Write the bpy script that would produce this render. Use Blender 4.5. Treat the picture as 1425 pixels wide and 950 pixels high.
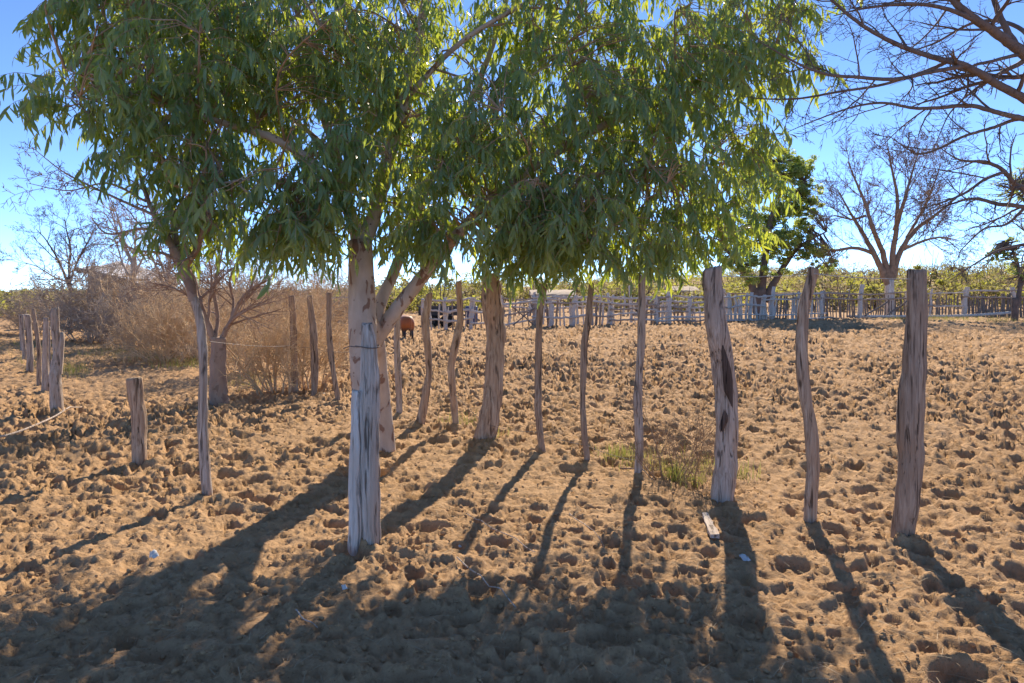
import bpy, math, random
import numpy as np
from mathutils import Vector, Matrix

for o in list(bpy.data.objects):
    bpy.data.objects.remove(o, do_unlink=True)
SC = bpy.context.scene
COL = SC.collection
RNG = random.Random(11)
NR = np.random.default_rng(7)

# ------------------------------------------------------------------ camera
F = 1000.0            # focal length in photograph pixels (1425 wide)
HY = 405.0            # eye level line in the photograph
CH = 1.6              # camera height
cam_data = bpy.data.cameras.new('camera')
cam_data.sensor_width = 36.0
cam_data.lens = 36.0 * F / 1425.0
cam_data.shift_y = -(475.0 - HY) / 1425.0
cam_data.clip_start = 0.05
cam_data.clip_end = 6000
cam = bpy.data.objects.new('camera', cam_data)
COL.objects.link(cam)
cam.location = (0, 0, CH)
cam.rotation_euler = (math.radians(90), 0, 0)
SC.camera = cam

# ------------------------------------------------------------------ light
SUN_AZ = math.radians(13.0)      # from +Y towards +X
SUN_EL = math.radians(31.0)
world = bpy.data.worlds.new('World')
SC.world = world
world.use_nodes = True
wn = world.node_tree
bg = wn.nodes['Background']
sky = wn.nodes.new('ShaderNodeTexSky')
sky.sky_type = 'NISHITA'
sky.sun_disc = False
sky.sun_elevation = SUN_EL
sky.sun_rotation = SUN_AZ
sky.altitude = 4000
sky.air_density = 0.66
sky.dust_density = 0.0
sky.ozone_density = 5.0
wn.links.new(sky.outputs[0], bg.inputs[0])
bg.inputs[1].default_value = 0.12
sd = bpy.data.lights.new('sun', 'SUN')
sd.energy = 3.3
sd.angle = math.radians(0.53)
sd.color = (1.0, 0.85, 0.66)
sun = bpy.data.objects.new('sun', sd)
COL.objects.link(sun)
svec = Vector((math.cos(SUN_EL) * math.sin(SUN_AZ), math.cos(SUN_EL) * math.cos(SUN_AZ), math.sin(SUN_EL)))
sun.rotation_euler = svec.to_track_quat('Z', 'Y').to_euler()
sun.location = svec * 40
SC.view_settings.view_transform = 'Standard'
SC.view_settings.look = 'None'
SC.view_settings.exposure = 1.33
SC.view_settings.gamma = 1.0
SC.view_settings.use_curve_mapping = False
SC.cycles.max_bounces = 8
SC.cycles.transmission_bounces = 6
SC.cycles.transparent_max_bounces = 8

# ------------------------------------------------------------------ noise
def hsh(ix, iy, s):
    n = (ix.astype(np.int64) * 374761393 + iy.astype(np.int64) * 668265263 + s * 974711 * 31) & 0xFFFFFFFF
    n = ((n ^ (n >> 13)) * 1274126177) & 0xFFFFFFFF
    n = n ^ (n >> 16)
    n = (n * 2246822519) & 0xFFFFFFFF
    n = n ^ (n >> 15)
    return n / 4294967296.0

def vnoise(x, y, s=0):
    ix = np.floor(x); iy = np.floor(y)
    fx = x - ix; fy = y - iy
    ux = fx * fx * fx * (fx * (fx * 6 - 15) + 10); uy = fy * fy * fy * (fy * (fy * 6 - 15) + 10)
    a = hsh(ix, iy, s); b = hsh(ix + 1, iy, s); c = hsh(ix, iy + 1, s); d = hsh(ix + 1, iy + 1, s)
    return (a + (b - a) * ux) * (1 - uy) + (c + (d - c) * ux) * uy

def fbm(x, y, s=0, o=3):
    t = 0; a = 0.5
    for k in range(o):
        t = t + a * (vnoise(x, y, s + k * 17) - 0.5); x = x * 2.03 + 5.1; y = y * 2.03 + 1.7; a *= 0.5
    return t

def craters(x, y, c, rmin, rmax, depth, rim, prob, s):
    ix = np.floor(x / c); iy = np.floor(y / c)
    bowl = np.zeros_like(x); ridge = np.zeros_like(x)
    for dx in (-1, 0, 1):
        for dy in (-1, 0, 1):
            jx = ix + dx; jy = iy + dy
            px = (jx + 0.1 + 0.8 * hsh(jx, jy, s)) * c; py = (jy + 0.1 + 0.8 * hsh(jx, jy, s + 1)) * c
            h3 = hsh(jx, jy, s + 2)
            r = rmin + (rmax - rmin) * h3
            ang = hsh(jx, jy, s + 3) * math.pi
            e = 0.62 + 0.38 * hsh(jx, jy, s + 4)
            on = (hsh(jx, jy, s + 5) < prob) * (0.45 + 0.55 * hsh(jx, jy, s + 6))
            ca = np.cos(ang); sa = np.sin(ang)
            u = ((x - px) * ca + (y - py) * sa) / r; v = (-(x - px) * sa + (y - py) * ca) / (r * e)
            q = u * u + v * v
            bw = np.clip((1 - q) * 1.45, 0, 1); bw = bw * bw * (3 - 2 * bw)
            bowl = np.maximum(bowl, bw * on)
            d = np.sqrt(q) - 1.18
            ridge = np.maximum(ridge, np.exp(-(d / 0.26) ** 2) * on)
    return rim * ridge * (1 - bowl) - depth * bowl

def sstep(a, b, x):
    t = np.clip((x - a) / (b - a), 0, 1)
    return t * t * (3 - 2 * t)

MOUNDS = [((px - 712.5) / (py - HY) * CH, CH * F / (py - HY), 0.22 if w > 24 else 0.15, 0.045 if w > 24 else 0.03) for px, py, w in
          [(1260, 745, 31), (1128, 720, 18), (1006, 690, 32), (888, 659, 12), (817, 641, 9), (754, 627, 9), (673, 613, 28), (634, 593, 9), (585, 590, 13), (556, 577, 9), (470, 553, 8), (437, 545, 8), (410, 541, 8),
           (196, 638, 20), (80, 570, 17), (514, 757, 30), (290, 685, 14), (305, 557, 26), (536, 618, 25)]]

def ground_h(x, y):
    x = np.asarray(x, dtype=float); y = np.asarray(y, dtype=float)
    r = np.sqrt(x * x + y * y)
    wx = x + 0.10 * (vnoise(x * 4, y * 4, 91) - 0.5) + 0.05 * (vnoise(x * 11, y * 11, 92) - 0.5)
    wy = y + 0.10 * (vnoise(x * 4, y * 4, 93) - 0.5) + 0.05 * (vnoise(x * 11, y * 11, 94) - 0.5)
    z = 0.16 * fbm(x * 0.35, y * 0.35, 3, 3)
    bil = np.abs(vnoise(wx * 3.1, wy * 3.1, 40) - 0.5) * 2
    z2 = 0.022 - 0.062 * bil ** 0.62
    bil2 = np.abs(vnoise(wx * 7.7, wy * 7.7, 43) - 0.5) * 2
    z2 = z2 + 0.012 - 0.034 * bil2 ** 0.62
    z2 = z2 + craters(wx, wy, 0.34, 0.08, 0.15, 0.095, 0.034, 0.8, 200)
    z2 = z2 + craters(wx + 3.3, wy + 1.7, 0.21, 0.05, 0.085, 0.05, 0.018, 0.75, 300)
    z2 = z2 + 0.012 - 0.026 * (np.abs(vnoise(wx * 15, wy * 15, 60) - 0.5) * 2) ** 0.65 + craters(wx * 1.0 + 9.1, wy + 4.4, 0.13, 0.026, 0.055, 0.046, 0.014, 0.8, 350)
    near = r < 16
    fine = np.zeros_like(z)
    if near.any():
        xx = x[near]; yy = y[near]
        fine[near] = craters(xx, yy, 0.075, 0.014, 0.034, 0.017, 0.006, 0.55, 400) + 0.013 * fbm(xx * 30, yy * 30, 77, 3) - 0.012 * (np.abs(vnoise(xx * 27, yy * 27, 79) - 0.5) * 2) ** 0.7
    # churned inside the corral, calmer under the brush on the left
    u = x / np.maximum(y, 0.5)
    calm = sstep(9.5, 13, y) * sstep(-0.22, -0.34, u)
    amp = (1 + 1.9 * sstep(6.5, 18, r)) * (1 - 0.65 * calm) * (1 - 0.75 * sstep(34, 60, r))
    patch = 0.30 + 0.8 * vnoise(x * 0.5, y * 0.5, 12) + 0.8 * vnoise(x * 1.3, y * 1.3, 13)
    z = z + (z2 * patch * 0.70 * (0.66 + 0.34 * sstep(3.0, 9.0, r)) + fine * 0.9) * amp
    for (mx, my, mr, mh) in MOUNDS:
        q = ((x - mx) ** 2 + (y - my) ** 2) / (mr * mr)
        z = z + mh * np.exp(-q)
    # gentle rise of the land far behind the corral
    az = np.arctan2(x, np.maximum(y, 1e-3))
    rise = (0.15 + 0.85 * sstep(-0.25, 0.35, az)) * (y > 0)
    z = z + rise * 6.0 * sstep(60, 230, r)
    z = z - 0.02
    return z

def gh(x, y):
    return float(ground_h(np.array([x]), np.array([y]))[0])

def W(px, py, d):
    return Vector(((px - 712.5) / F * d, d, CH - (py - HY) / F * d))

def dist(pyb):
    return CH * F / (pyb - HY)

# ------------------------------------------------------------------ object helpers
def new_mesh(name, verts, faces, smooth=True):
    me = bpy.data.meshes.new(name)
    me.from_pydata([tuple(v) for v in verts], [], faces)
    if smooth:
        me.polygons.foreach_set('use_smooth', [True] * len(me.polygons))
    me.update()
    return me

def np_mesh(name, V, tris, smooth=True, attr=None):
    """V (n,3), tris (m,k) all the same size"""
    V = np.ascontiguousarray(V, dtype=np.float32); T = np.ascontiguousarray(tris, dtype=np.int32)
    m, k = T.shape
    me = bpy.data.meshes.new(name)
    me.vertices.add(len(V)); me.vertices.foreach_set('co', V.ravel())
    me.loops.add(m * k); me.loops.foreach_set('vertex_index', T.ravel())
    me.polygons.add(m)
    me.polygons.foreach_set('loop_start', np.arange(0, m * k, k, dtype=np.int32))
    me.polygons.foreach_set('loop_total', np.full(m, k, dtype=np.int32))
    if smooth:
        me.polygons.foreach_set('use_smooth', np.ones(m, dtype=bool))
    if attr is not None:
        a = me.attributes.new('tint', 'FLOAT', 'POINT')
        a.data.foreach_set('value', np.ascontiguousarray(attr, dtype=np.float32))
    me.update(calc_edges=True)
    return me

def link(name, me, mat=None, parent=None, loc=(0, 0, 0)):
    o = bpy.data.objects.new(name, me)
    COL.objects.link(o)
    if mat is not None and me is not None and len(me.materials) == 0:
        me.materials.append(mat)
    o.location = loc
    if parent is not None:
        o.parent = parent
    return o

def tag(o, label=None, cat=None, group=None, kind=None):
    if label: o['label'] = label
    if cat: o['category'] = cat
    if group: o['group'] = group
    if kind: o['kind'] = kind
    return o

def empty(name, loc):
    o = bpy.data.objects.new(name, None)
    o.empty_display_size = 0.2
    COL.objects.link(o)
    o.location = loc
    return o

class TB:
    """collects tubes into one mesh"""
    def __init__(s): s.v = []; s.f = []
    def tube(s, pts, rad, sides=6, cap=True, org=Vector((0, 0, 0))):
        n = len(pts)
        base = len(s.v)
        up = Vector((0, 0, 1))
        t = (pts[1] - pts[0]).normalized()
        a = t.cross(up)
        if a.length < 0.05: a = t.cross(Vector((1, 0, 0)))
        a.normalize()
        for i in range(n):
            if i == 0: t = pts[1] - pts[0]
            elif i == n - 1: t = pts[-1] - pts[-2]
            else: t = pts[i + 1] - pts[i - 1]
            t = t.normalized() if t.length > 1e-9 else Vector((0, 0, 1))
            a = a - t * a.dot(t)
            if a.length < 1e-6: a = t.cross(Vector((1, 0.3, 0)))
            a.normalize(); b = t.cross(a)
            c = pts[i] - org; r = rad[i]
            for k in range(sides):
                an = 2 * math.pi * k / sides
                p = c + (a * math.cos(an) + b * math.sin(an)) * r
                s.v.append((p.x, p.y, p.z))
        for i in range(n - 1):
            for k in range(sides):
                k2 = (k + 1) % sides
                s.f.append((base + i * sides + k, base + i * sides + k2, base + (i + 1) * sides + k2, base + (i + 1) * sides + k))
        if cap and sides > 3:
            s.f.append(tuple(base + (n - 1) * sides + k for k in range(sides)))
    def build(s, name, mat, parent=None, loc=(0, 0, 0)):
        return link(name, new_mesh(name, s.v, s.f), mat, parent, loc)

def smooth_path(pts, n):
    """Catmull-Rom through points"""
    P = [pts[0] * 2 - pts[1]] + list(pts) + [pts[-1] * 2 - pts[-2]]
    out = []
    segs = len(pts) - 1
    for i in range(n):
        t = i / (n - 1) * segs
        k = min(int(t), segs - 1); u = t - k
        p0, p1, p2, p3 = P[k], P[k + 1], P[k + 2], P[k + 3]
        out.append(0.5 * ((2 * p1) + (p2 - p0) * u + (2 * p0 - 5 * p1 + 4 * p2 - p3) * u * u + (3 * p1 - p0 - 3 * p2 + p3) * u ** 3))
    return out

# ------------------------------------------------------------------ materials
def mat_base(name):
    m = bpy.data.materials.new(name); m.use_nodes = True
    nt = m.node_tree
    b = nt.nodes['Principled BSDF']
    return m, nt, b

def N(nt, t, **kw):
    n = nt.nodes.new(t)
    for k, v in kw.items(): setattr(n, k, v)
    return n

def noise(nt, vec, scale, detail=4, rough=0.55, dist_=0.0):
    n = N(nt, 'ShaderNodeTexNoise')
    n.inputs['Scale'].default_value = scale; n.inputs['Detail'].default_value = detail
    n.inputs['Roughness'].default_value = rough; n.inputs['Distortion'].default_value = dist_
    if vec is not None: nt.links.new(vec, n.inputs['Vector'])
    return n.outputs['Fac']

def ramp(nt, fac, stops):
    r = N(nt, 'ShaderNodeValToRGB')
    e = r.color_ramp.elements
    e[0].position, e[0].color = stops[0][0], (*stops[0][1], 1)
    e[1].position, e[1].color = stops[1][0], (*stops[1][1], 1)
    for p, c in stops[2:]:
        x = e.new(p); x.color = (*c, 1)
    nt.links.new(fac, r.inputs[0])
    return r.outputs[0]

def mixc(nt, fac, a, b, mode='MIX'):
    m = N(nt, 'ShaderNodeMix', data_type='RGBA', blend_type=mode)
    for sock, val in ((0, fac), (6, a), (7, b)):
        if isinstance(val, (int, float)): m.inputs[sock].default_value = val
        elif isinstance(val, tuple): m.inputs[sock].default_value = (*val, 1)
        else: nt.links.new(val, m.inputs[sock])
    return m.outputs[2]

def bump(nt, h, strength, dist_, prev=None):
    b = N(nt, 'ShaderNodeBump')
    b.inputs['Strength'].default_value = strength; b.inputs['Distance'].default_value = dist_
    nt.links.new(h, b.inputs['Height'])
    if prev is not None: nt.links.new(prev, b.inputs['Normal'])
    return b.outputs[0]

def mapping(nt, vec, scale):
    m = N(nt, 'ShaderNodeMapping'); m.inputs['Scale'].default_value = scale
    nt.links.new(vec, m.inputs['Vector'])
    return m.outputs[0]

def sand_material():
    m, nt, b = mat_base('sand')
    tc = N(nt, 'ShaderNodeTexCoord').outputs['Object']
    c1 = ramp(nt, noise(nt, tc, 0.55, 5, 0.6), [(0.3, (0.50, 0.315, 0.162)), (0.72, (0.60, 0.39, 0.212))])
    c2 = ramp(nt, noise(nt, tc, 9.0, 6, 0.65), [(0.28, (0.72, 0.69, 0.66)), (0.62, (1.0, 1.0, 1.0))])
    c = mixc(nt, 1.0, c1, c2, 'MULTIPLY')
    speck = ramp(nt, noise(nt, tc, 75, 3, 0.6), [(0.60, (1, 1, 1)), (0.73, (0.42, 0.37, 0.32))])
    c = mixc(nt, 0.75, c, speck, 'MULTIPLY')
    straw = ramp(nt, noise(nt, mapping(nt, tc, (60, 9, 30)), 1.0, 3, 0.6, 1.5), [(0.62, (0, 0, 0)), (0.74, (1, 1, 1))])
    c = mixc(nt, mixc(nt, 1.0, straw, (0.35, 0.35, 0.35), 'MULTIPLY'), c, (0.66, 0.52, 0.33))
    nt.links.new(c, b.inputs['Base Color'])
    b.inputs['Roughness'].default_value = 0.95; b.inputs['Specular IOR Level'].default_value = 0.12
    n1 = bump(nt, noise(nt, tc, 26, 8, 0.68), 0.8, 0.035)
    n2 = bump(nt, noise(nt, tc, 150, 5, 0.7), 0.55, 0.006, n1)
    nt.links.new(n2, b.inputs['Normal'])
    return m

def wood_material(name, light, mid, dark, crack=0.5, red=0.0):
    m, nt, b = mat_base(name)
    tc = N(nt, 'ShaderNodeTexCoord').outputs['Object']
    oi = N(nt, 'ShaderNodeObjectInfo').outputs['Random']
    off = N(nt, 'ShaderNodeVectorMath', operation='ADD')
    cmb = N(nt, 'ShaderNodeCombineXYZ')
    mul = N(nt, 'ShaderNodeMath', operation='MULTIPLY'); mul.inputs[1].default_value = 37.0
    nt.links.new(oi, mul.inputs[0])
    nt.links.new(mul.outputs[0], cmb.inputs[0]); nt.links.new(mul.outputs[0], cmb.inputs[2])
    nt.links.new(tc, off.inputs[0]); nt.links.new(cmb.outputs[0], off.inputs[1])
    v = off.outputs[0]
    grain = noise(nt, mapping(nt, v, (55, 55, 3.0)), 1.0, 7, 0.65, 0.6)
    blot = noise(nt, mapping(nt, v, (9, 9, 2.2)), 1.0, 5, 0.6, 0.4)
    fine = noise(nt, mapping(nt, v, (170, 170, 9)), 1.0, 4, 0.6)
    c = ramp(nt, grain, [(0.36, dark), (0.48, mid), (0.62, light)])
    c = mixc(nt, ramp(nt, blot, [(0.42, (0, 0, 0)), (0.62, (0.75, 0.75, 0.75))]), c, mixc(nt, 0.5, mid, tuple(x * f for x, f in zip(mid, (1.02, 0.84, 0.68)))))
    crk = ramp(nt, noise(nt, mapping(nt, v, (30, 30, 2.6)), 1.0, 5, 0.55, 0.9), [(0.36 - 0.06 * (1 - crack), (1, 1, 1)), (0.42, (0, 0, 0))])
    c = mixc(nt, mixc(nt, 1.0, crk, (0.85, 0.85, 0.85), 'MULTIPLY'), c, tuple(x * 0.38 for x in dark))
    kn = N(nt, 'ShaderNodeTexVoronoi'); kn.inputs['Scale'].default_value = 1.0
    nt.links.new(mapping(nt, v, (9, 9, 3.6)), kn.inputs['Vector'])
    k = ramp(nt, kn.outputs['Distance'], [(0.06, (1, 1, 1)), (0.15, (0, 0, 0))])
    c = mixc(nt, mixc(nt, 1.0, k, (0.8, 0.8, 0.8), 'MULTIPLY'), c, tuple(x * 0.3 for x in dark))
    nt.links.new(c, b.inputs['Base Color'])
    b.inputs['Roughness'].default_value = 0.9; b.inputs['Specular IOR Level'].default_value = 0.15
    n1 = bump(nt, grain, 0.9, 0.012)
    inv = N(nt, 'ShaderNodeInvert'); nt.links.new(crk, inv.inputs[1])
    n2 = bump(nt, inv.outputs[0], 0.9, 0.012, n1)
    n3 = bump(nt, fine, 0.6, 0.004, n2)
    nt.links.new(n3, b.inputs['Normal'])
    return m

def bark_material(name, a, b_, patch, scale=7.0, pamt=0.6, rough=0.5):
    m, nt, b = mat_base(name)
    tc = N(nt, 'ShaderNodeTexCoord').outputs['Object']
    n0 = noise(nt, mapping(nt, tc, (scale, scale, scale * 0.45)), 1.0, 6, 0.6, 0.3)
    c = ramp(nt, n0, [(0.3, a), (0.7, b_)])
    pt = ramp(nt, noise(nt, mapping(nt, tc, (scale * 1.4, scale * 1.4, scale * 0.8)), 1.0, 5, 0.55, 0.6), [(0.57, (0, 0, 0)), (0.61, (pamt, pamt, pamt))])
    c = mixc(nt, pt, c, patch)
    vo = N(nt, 'ShaderNodeTexVoronoi'); vo.inputs['Scale'].default_value = scale * 1.7
    nt.links.new(tc, vo.inputs['Vector'])
    sp = ramp(nt, vo.outputs['Distance'], [(0.05, (0.9, 0.9, 0.9)), (0.13, (0, 0, 0))])
    c = mixc(nt, sp, c, tuple(x * 0.4 for x in patch))
    nt.links.new(c, b.inputs['Base Color'])
    b.inputs['Roughness'].default_value = 0.85; b.inputs['Specular IOR Level'].default_value = 0.2
    g = noise(nt, mapping(nt, tc, (40, 40, 10)), 1.0, 5, 0.6)
    n1 = bump(nt, g, rough, 0.01)
    n2 = bump(nt, pt, 0.6, 0.006, n1)
    nt.links.new(n2, b.inputs['Normal'])
    return m

def leaf_material(name, ca, cb, ta, tb, tw=0.45, gloss=0.45):
    m = bpy.data.materials.new(name); m.use_nodes = True
    nt = m.node_tree
    b = nt.nodes['Principled BSDF']; out = nt.nodes['Material Output']
    at = N(nt, 'ShaderNodeAttribute'); at.attribute_name = 'tint'
    f = at.outputs['Fac']
    c = ramp(nt, f, [(0.0, ca), (1.0, cb)]); t = ramp(nt, f, [(0.0, ta), (1.0, tb)])
    nt.links.new(c, b.inputs['Base Color'])
    b.inputs['Roughness'].default_value = gloss; b.inputs['Specular IOR Level'].default_value = 0.6
    tr = N(nt, 'ShaderNodeBsdfTranslucent'); nt.links.new(t, tr.inputs['Color'])
    mx = N(nt, 'ShaderNodeMixShader'); mx.inputs[0].default_value = tw
    nt.links.new(b.outputs[0], mx.inputs[1]); nt.links.new(tr.outputs[0], mx.inputs[2])
    nt.links.new(mx.outputs[0], out.inputs['Surface'])
    return m

def plain(name, col, rough=0.85, var=0.25, scale=8.0):
    m, nt, b = mat_base(name)
    tc = N(nt, 'ShaderNodeTexCoord').outputs['Object']
    c = ramp(nt, noise(nt, tc, scale, 5, 0.6), [(0.3, tuple(x * (1 - var) for x in col)), (0.7, tuple(min(1, x * (1 + var)) for x in col))])
    nt.links.new(c, b.inputs['Base Color']); b.inputs['Roughness'].default_value = rough
    b.inputs['Specular IOR Level'].default_value = 0.2
    nt.links.new(bump(nt, noise(nt, tc, scale * 5, 4), 0.4, 0.01), b.inputs['Normal'])
    return m

M = {
    'sand': sand_material(),
    'wood_grey': wood_material('weathered_grey_wood', (0.58, 0.50, 0.42), (0.42, 0.345, 0.28), (0.20, 0.155, 0.12)),
    'wood_tan': wood_material('weathered_tan_wood', (0.55, 0.44, 0.33), (0.40, 0.295, 0.21), (0.18, 0.125, 0.085)),
    'wood_brown': wood_material('brown_bark_wood', (0.46, 0.365, 0.28), (0.33, 0.25, 0.185), (0.14, 0.10, 0.072), 0.7),
    'wood_pale': wood_material('bleached_wood', (0.70, 0.62, 0.53), (0.52, 0.44, 0.365), (0.30, 0.24, 0.185), 0.4),
    'wood_white': wood_material('white_bleached_slab', (0.80, 0.75, 0.68), (0.68, 0.62, 0.55), (0.45, 0.39, 0.33), 0.2),
    'wood_far': wood_material('whitewashed_corral_wood', (0.80, 0.75, 0.68), (0.64, 0.59, 0.53), (0.34, 0.30, 0.26), 0.3),
    'wood_far_dark': wood_material('dark_corral_wood', (0.36, 0.31, 0.27), (0.25, 0.21, 0.18), (0.11, 0.09, 0.075), 0.3),
    'euc_bark': bark_material('gum_bark', (0.40, 0.315, 0.245), (0.57, 0.475, 0.385), (0.21, 0.11, 0.07), 7.0, 0.85),
    'red_bark': bark_material('reddish_bark', (0.28, 0.19, 0.135), (0.40, 0.285, 0.21), (0.16, 0.09, 0.06), 9.0, 0.5, 0.8),
    'bare_bark': bark_material('bare_branch_bark', (0.13, 0.10, 0.085), (0.21, 0.165, 0.14), (0.08, 0.058, 0.048), 12.0, 0.5, 0.8),
    'far_bark': plain('far_bark', (0.15, 0.115, 0.095), 0.95, 0.3, 3.0),
    'twig_dry': plain('dry_twig', (0.62, 0.45, 0.27), 0.95, 0.3, 4.0),
    'twig_grey': plain('grey_twig', (0.46, 0.37, 0.285), 0.95, 0.3, 4.0),
    'twig_far': plain('far_twig', (0.29, 0.20, 0.135), 0.95, 0.3, 4.0),
    'twig_weed': plain('weed_twig', (0.30, 0.205, 0.13), 0.95, 0.3, 9.0),
    'twig_gum': plain('gum_twig', (0.40, 0.275, 0.175), 0.8, 0.3, 9.0),
    'twig_red': plain('reddish_twig', (0.24, 0.13, 0.075), 0.8, 0.25, 8.0),
    'wire': plain('rusty_wire', (0.20, 0.165, 0.14), 0.6, 0.3, 30.0),
    'wire_bright': plain('galvanised_wire', (0.50, 0.48, 0.44), 0.5, 0.2, 30.0),
    'straw': leaf_material('straw', (0.36, 0.26, 0.15), (0.62, 0.49, 0.30), (0.3, 0.2, 0.1), (0.5, 0.38, 0.2), 0.2, 0.8),
    'leaf': leaf_material('gum_leaf', (0.09, 0.20, 0.15), (0.185, 0.315, 0.14), (0.36, 0.52, 0.045), (0.72, 0.74, 0.06), 0.46, 0.34),
    'leaf_far': leaf_material('mesquite_leaf', (0.15, 0.23, 0.12), (0.27, 0.34, 0.13), (0.42, 0.56, 0.12), (0.70, 0.76, 0.15), 0.6, 0.6),
    'leaf_scrub': leaf_material('scrub_leaf', (0.22, 0.175, 0.135), (0.25, 0.27, 0.08), (0.27, 0.21, 0.13), (0.58, 0.58, 0.08), 0.48, 0.7),
    'grass': leaf_material('grass_blade', (0.13, 0.16, 0.035), (0.34, 0.28, 0.12), (0.25, 0.30, 0.04), (0.46, 0.38, 0.14), 0.45, 0.6),
    'paper': plain('white_scrap', (0.62, 0.62, 0.6), 0.6, 0.06, 20.0),
    'stone': plain('pale_stone', (0.55, 0.47, 0.36), 0.9, 0.2, 12.0),
    'roof_tan': plain('tan_roof', (0.52, 0.42, 0.31), 0.9, 0.15, 5.0),
    'roof_metal': plain('pale_sheet_roof', (0.62, 0.60, 0.57), 0.5, 0.12, 4.0),
    'wall_shed': plain('shed_wall', (0.29, 0.24, 0.20), 0.95, 0.3, 5.0),
    'dark_metal': plain('dark_metal', (0.06, 0.065, 0.07), 0.6, 0.3, 5.0),
    'rubber': plain('rubber', (0.02, 0.02, 0.02), 0.8, 0.3, 10.0),
    'barrel': plain('blue_plastic', (0.10, 0.12, 0.22), 0.5, 0.15, 6.0),
}

# ------------------------------------------------------------------ ground
def build_ground():
    a1 = np.radians(np.arange(-45.0, 45.001, 0.12))
    a2 = np.radians(np.arange(47.0, 314.0, 2.0))
    ang = np.concatenate([a1, a2])
    def geo(a, b, q): 
        n = int(round(math.log(b / a) / math.log(q))); return a * (b / a) ** (np.arange(n) / n)
    rad = np.concatenate([geo(0.5, 2.3, 1.02), geo(2.3, 20, 1.005), geo(20, 46, 1.0056), geo(46, 62, 1.012), geo(62, 3500, 1.07), [3500.0]])
    A, R = np.meshgrid(ang, rad)
    x = (R * np.sin(A)).ravel(); y = (R * np.cos(A)).ravel()
    z = ground_h(x, y)
    na, nr = len(ang), len(rad)
    V = np.stack([x, y, z], 1)
    V = np.concatenate([V, [[0, 0, gh(0, 0)]]])
    i = np.arange(nr - 1)[:, None] * na; k = np.arange(na)[None, :]; k2 = (np.arange(na) + 1)[None, :] % na
    Q = np.stack([(i + k).ravel(), (i + na + k).ravel(), (i + na + k2).ravel(), (i + k2).ravel()], 1)
    Q = Q[:, ::-1]
    me = np_mesh('ground', V, Q)
    o = link('ground', me, M['sand']); o['kind'] = 'structure'
    c = len(V) - 1
    T = np.stack([np.full(na, c), np.arange(na), (np.arange(na) + 1) % na], 1)[:, ::-1]
    # small middle disc under the camera
    Vc = np.concatenate([V[:na] , V[c:c + 1]]); T2 = T.copy(); T2[T2 == c] = na
    me2 = np_mesh('ground_middle', Vc, T2)
    o2 = link('ground_middle', me2, M['sand'], o)
build_ground()

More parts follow.
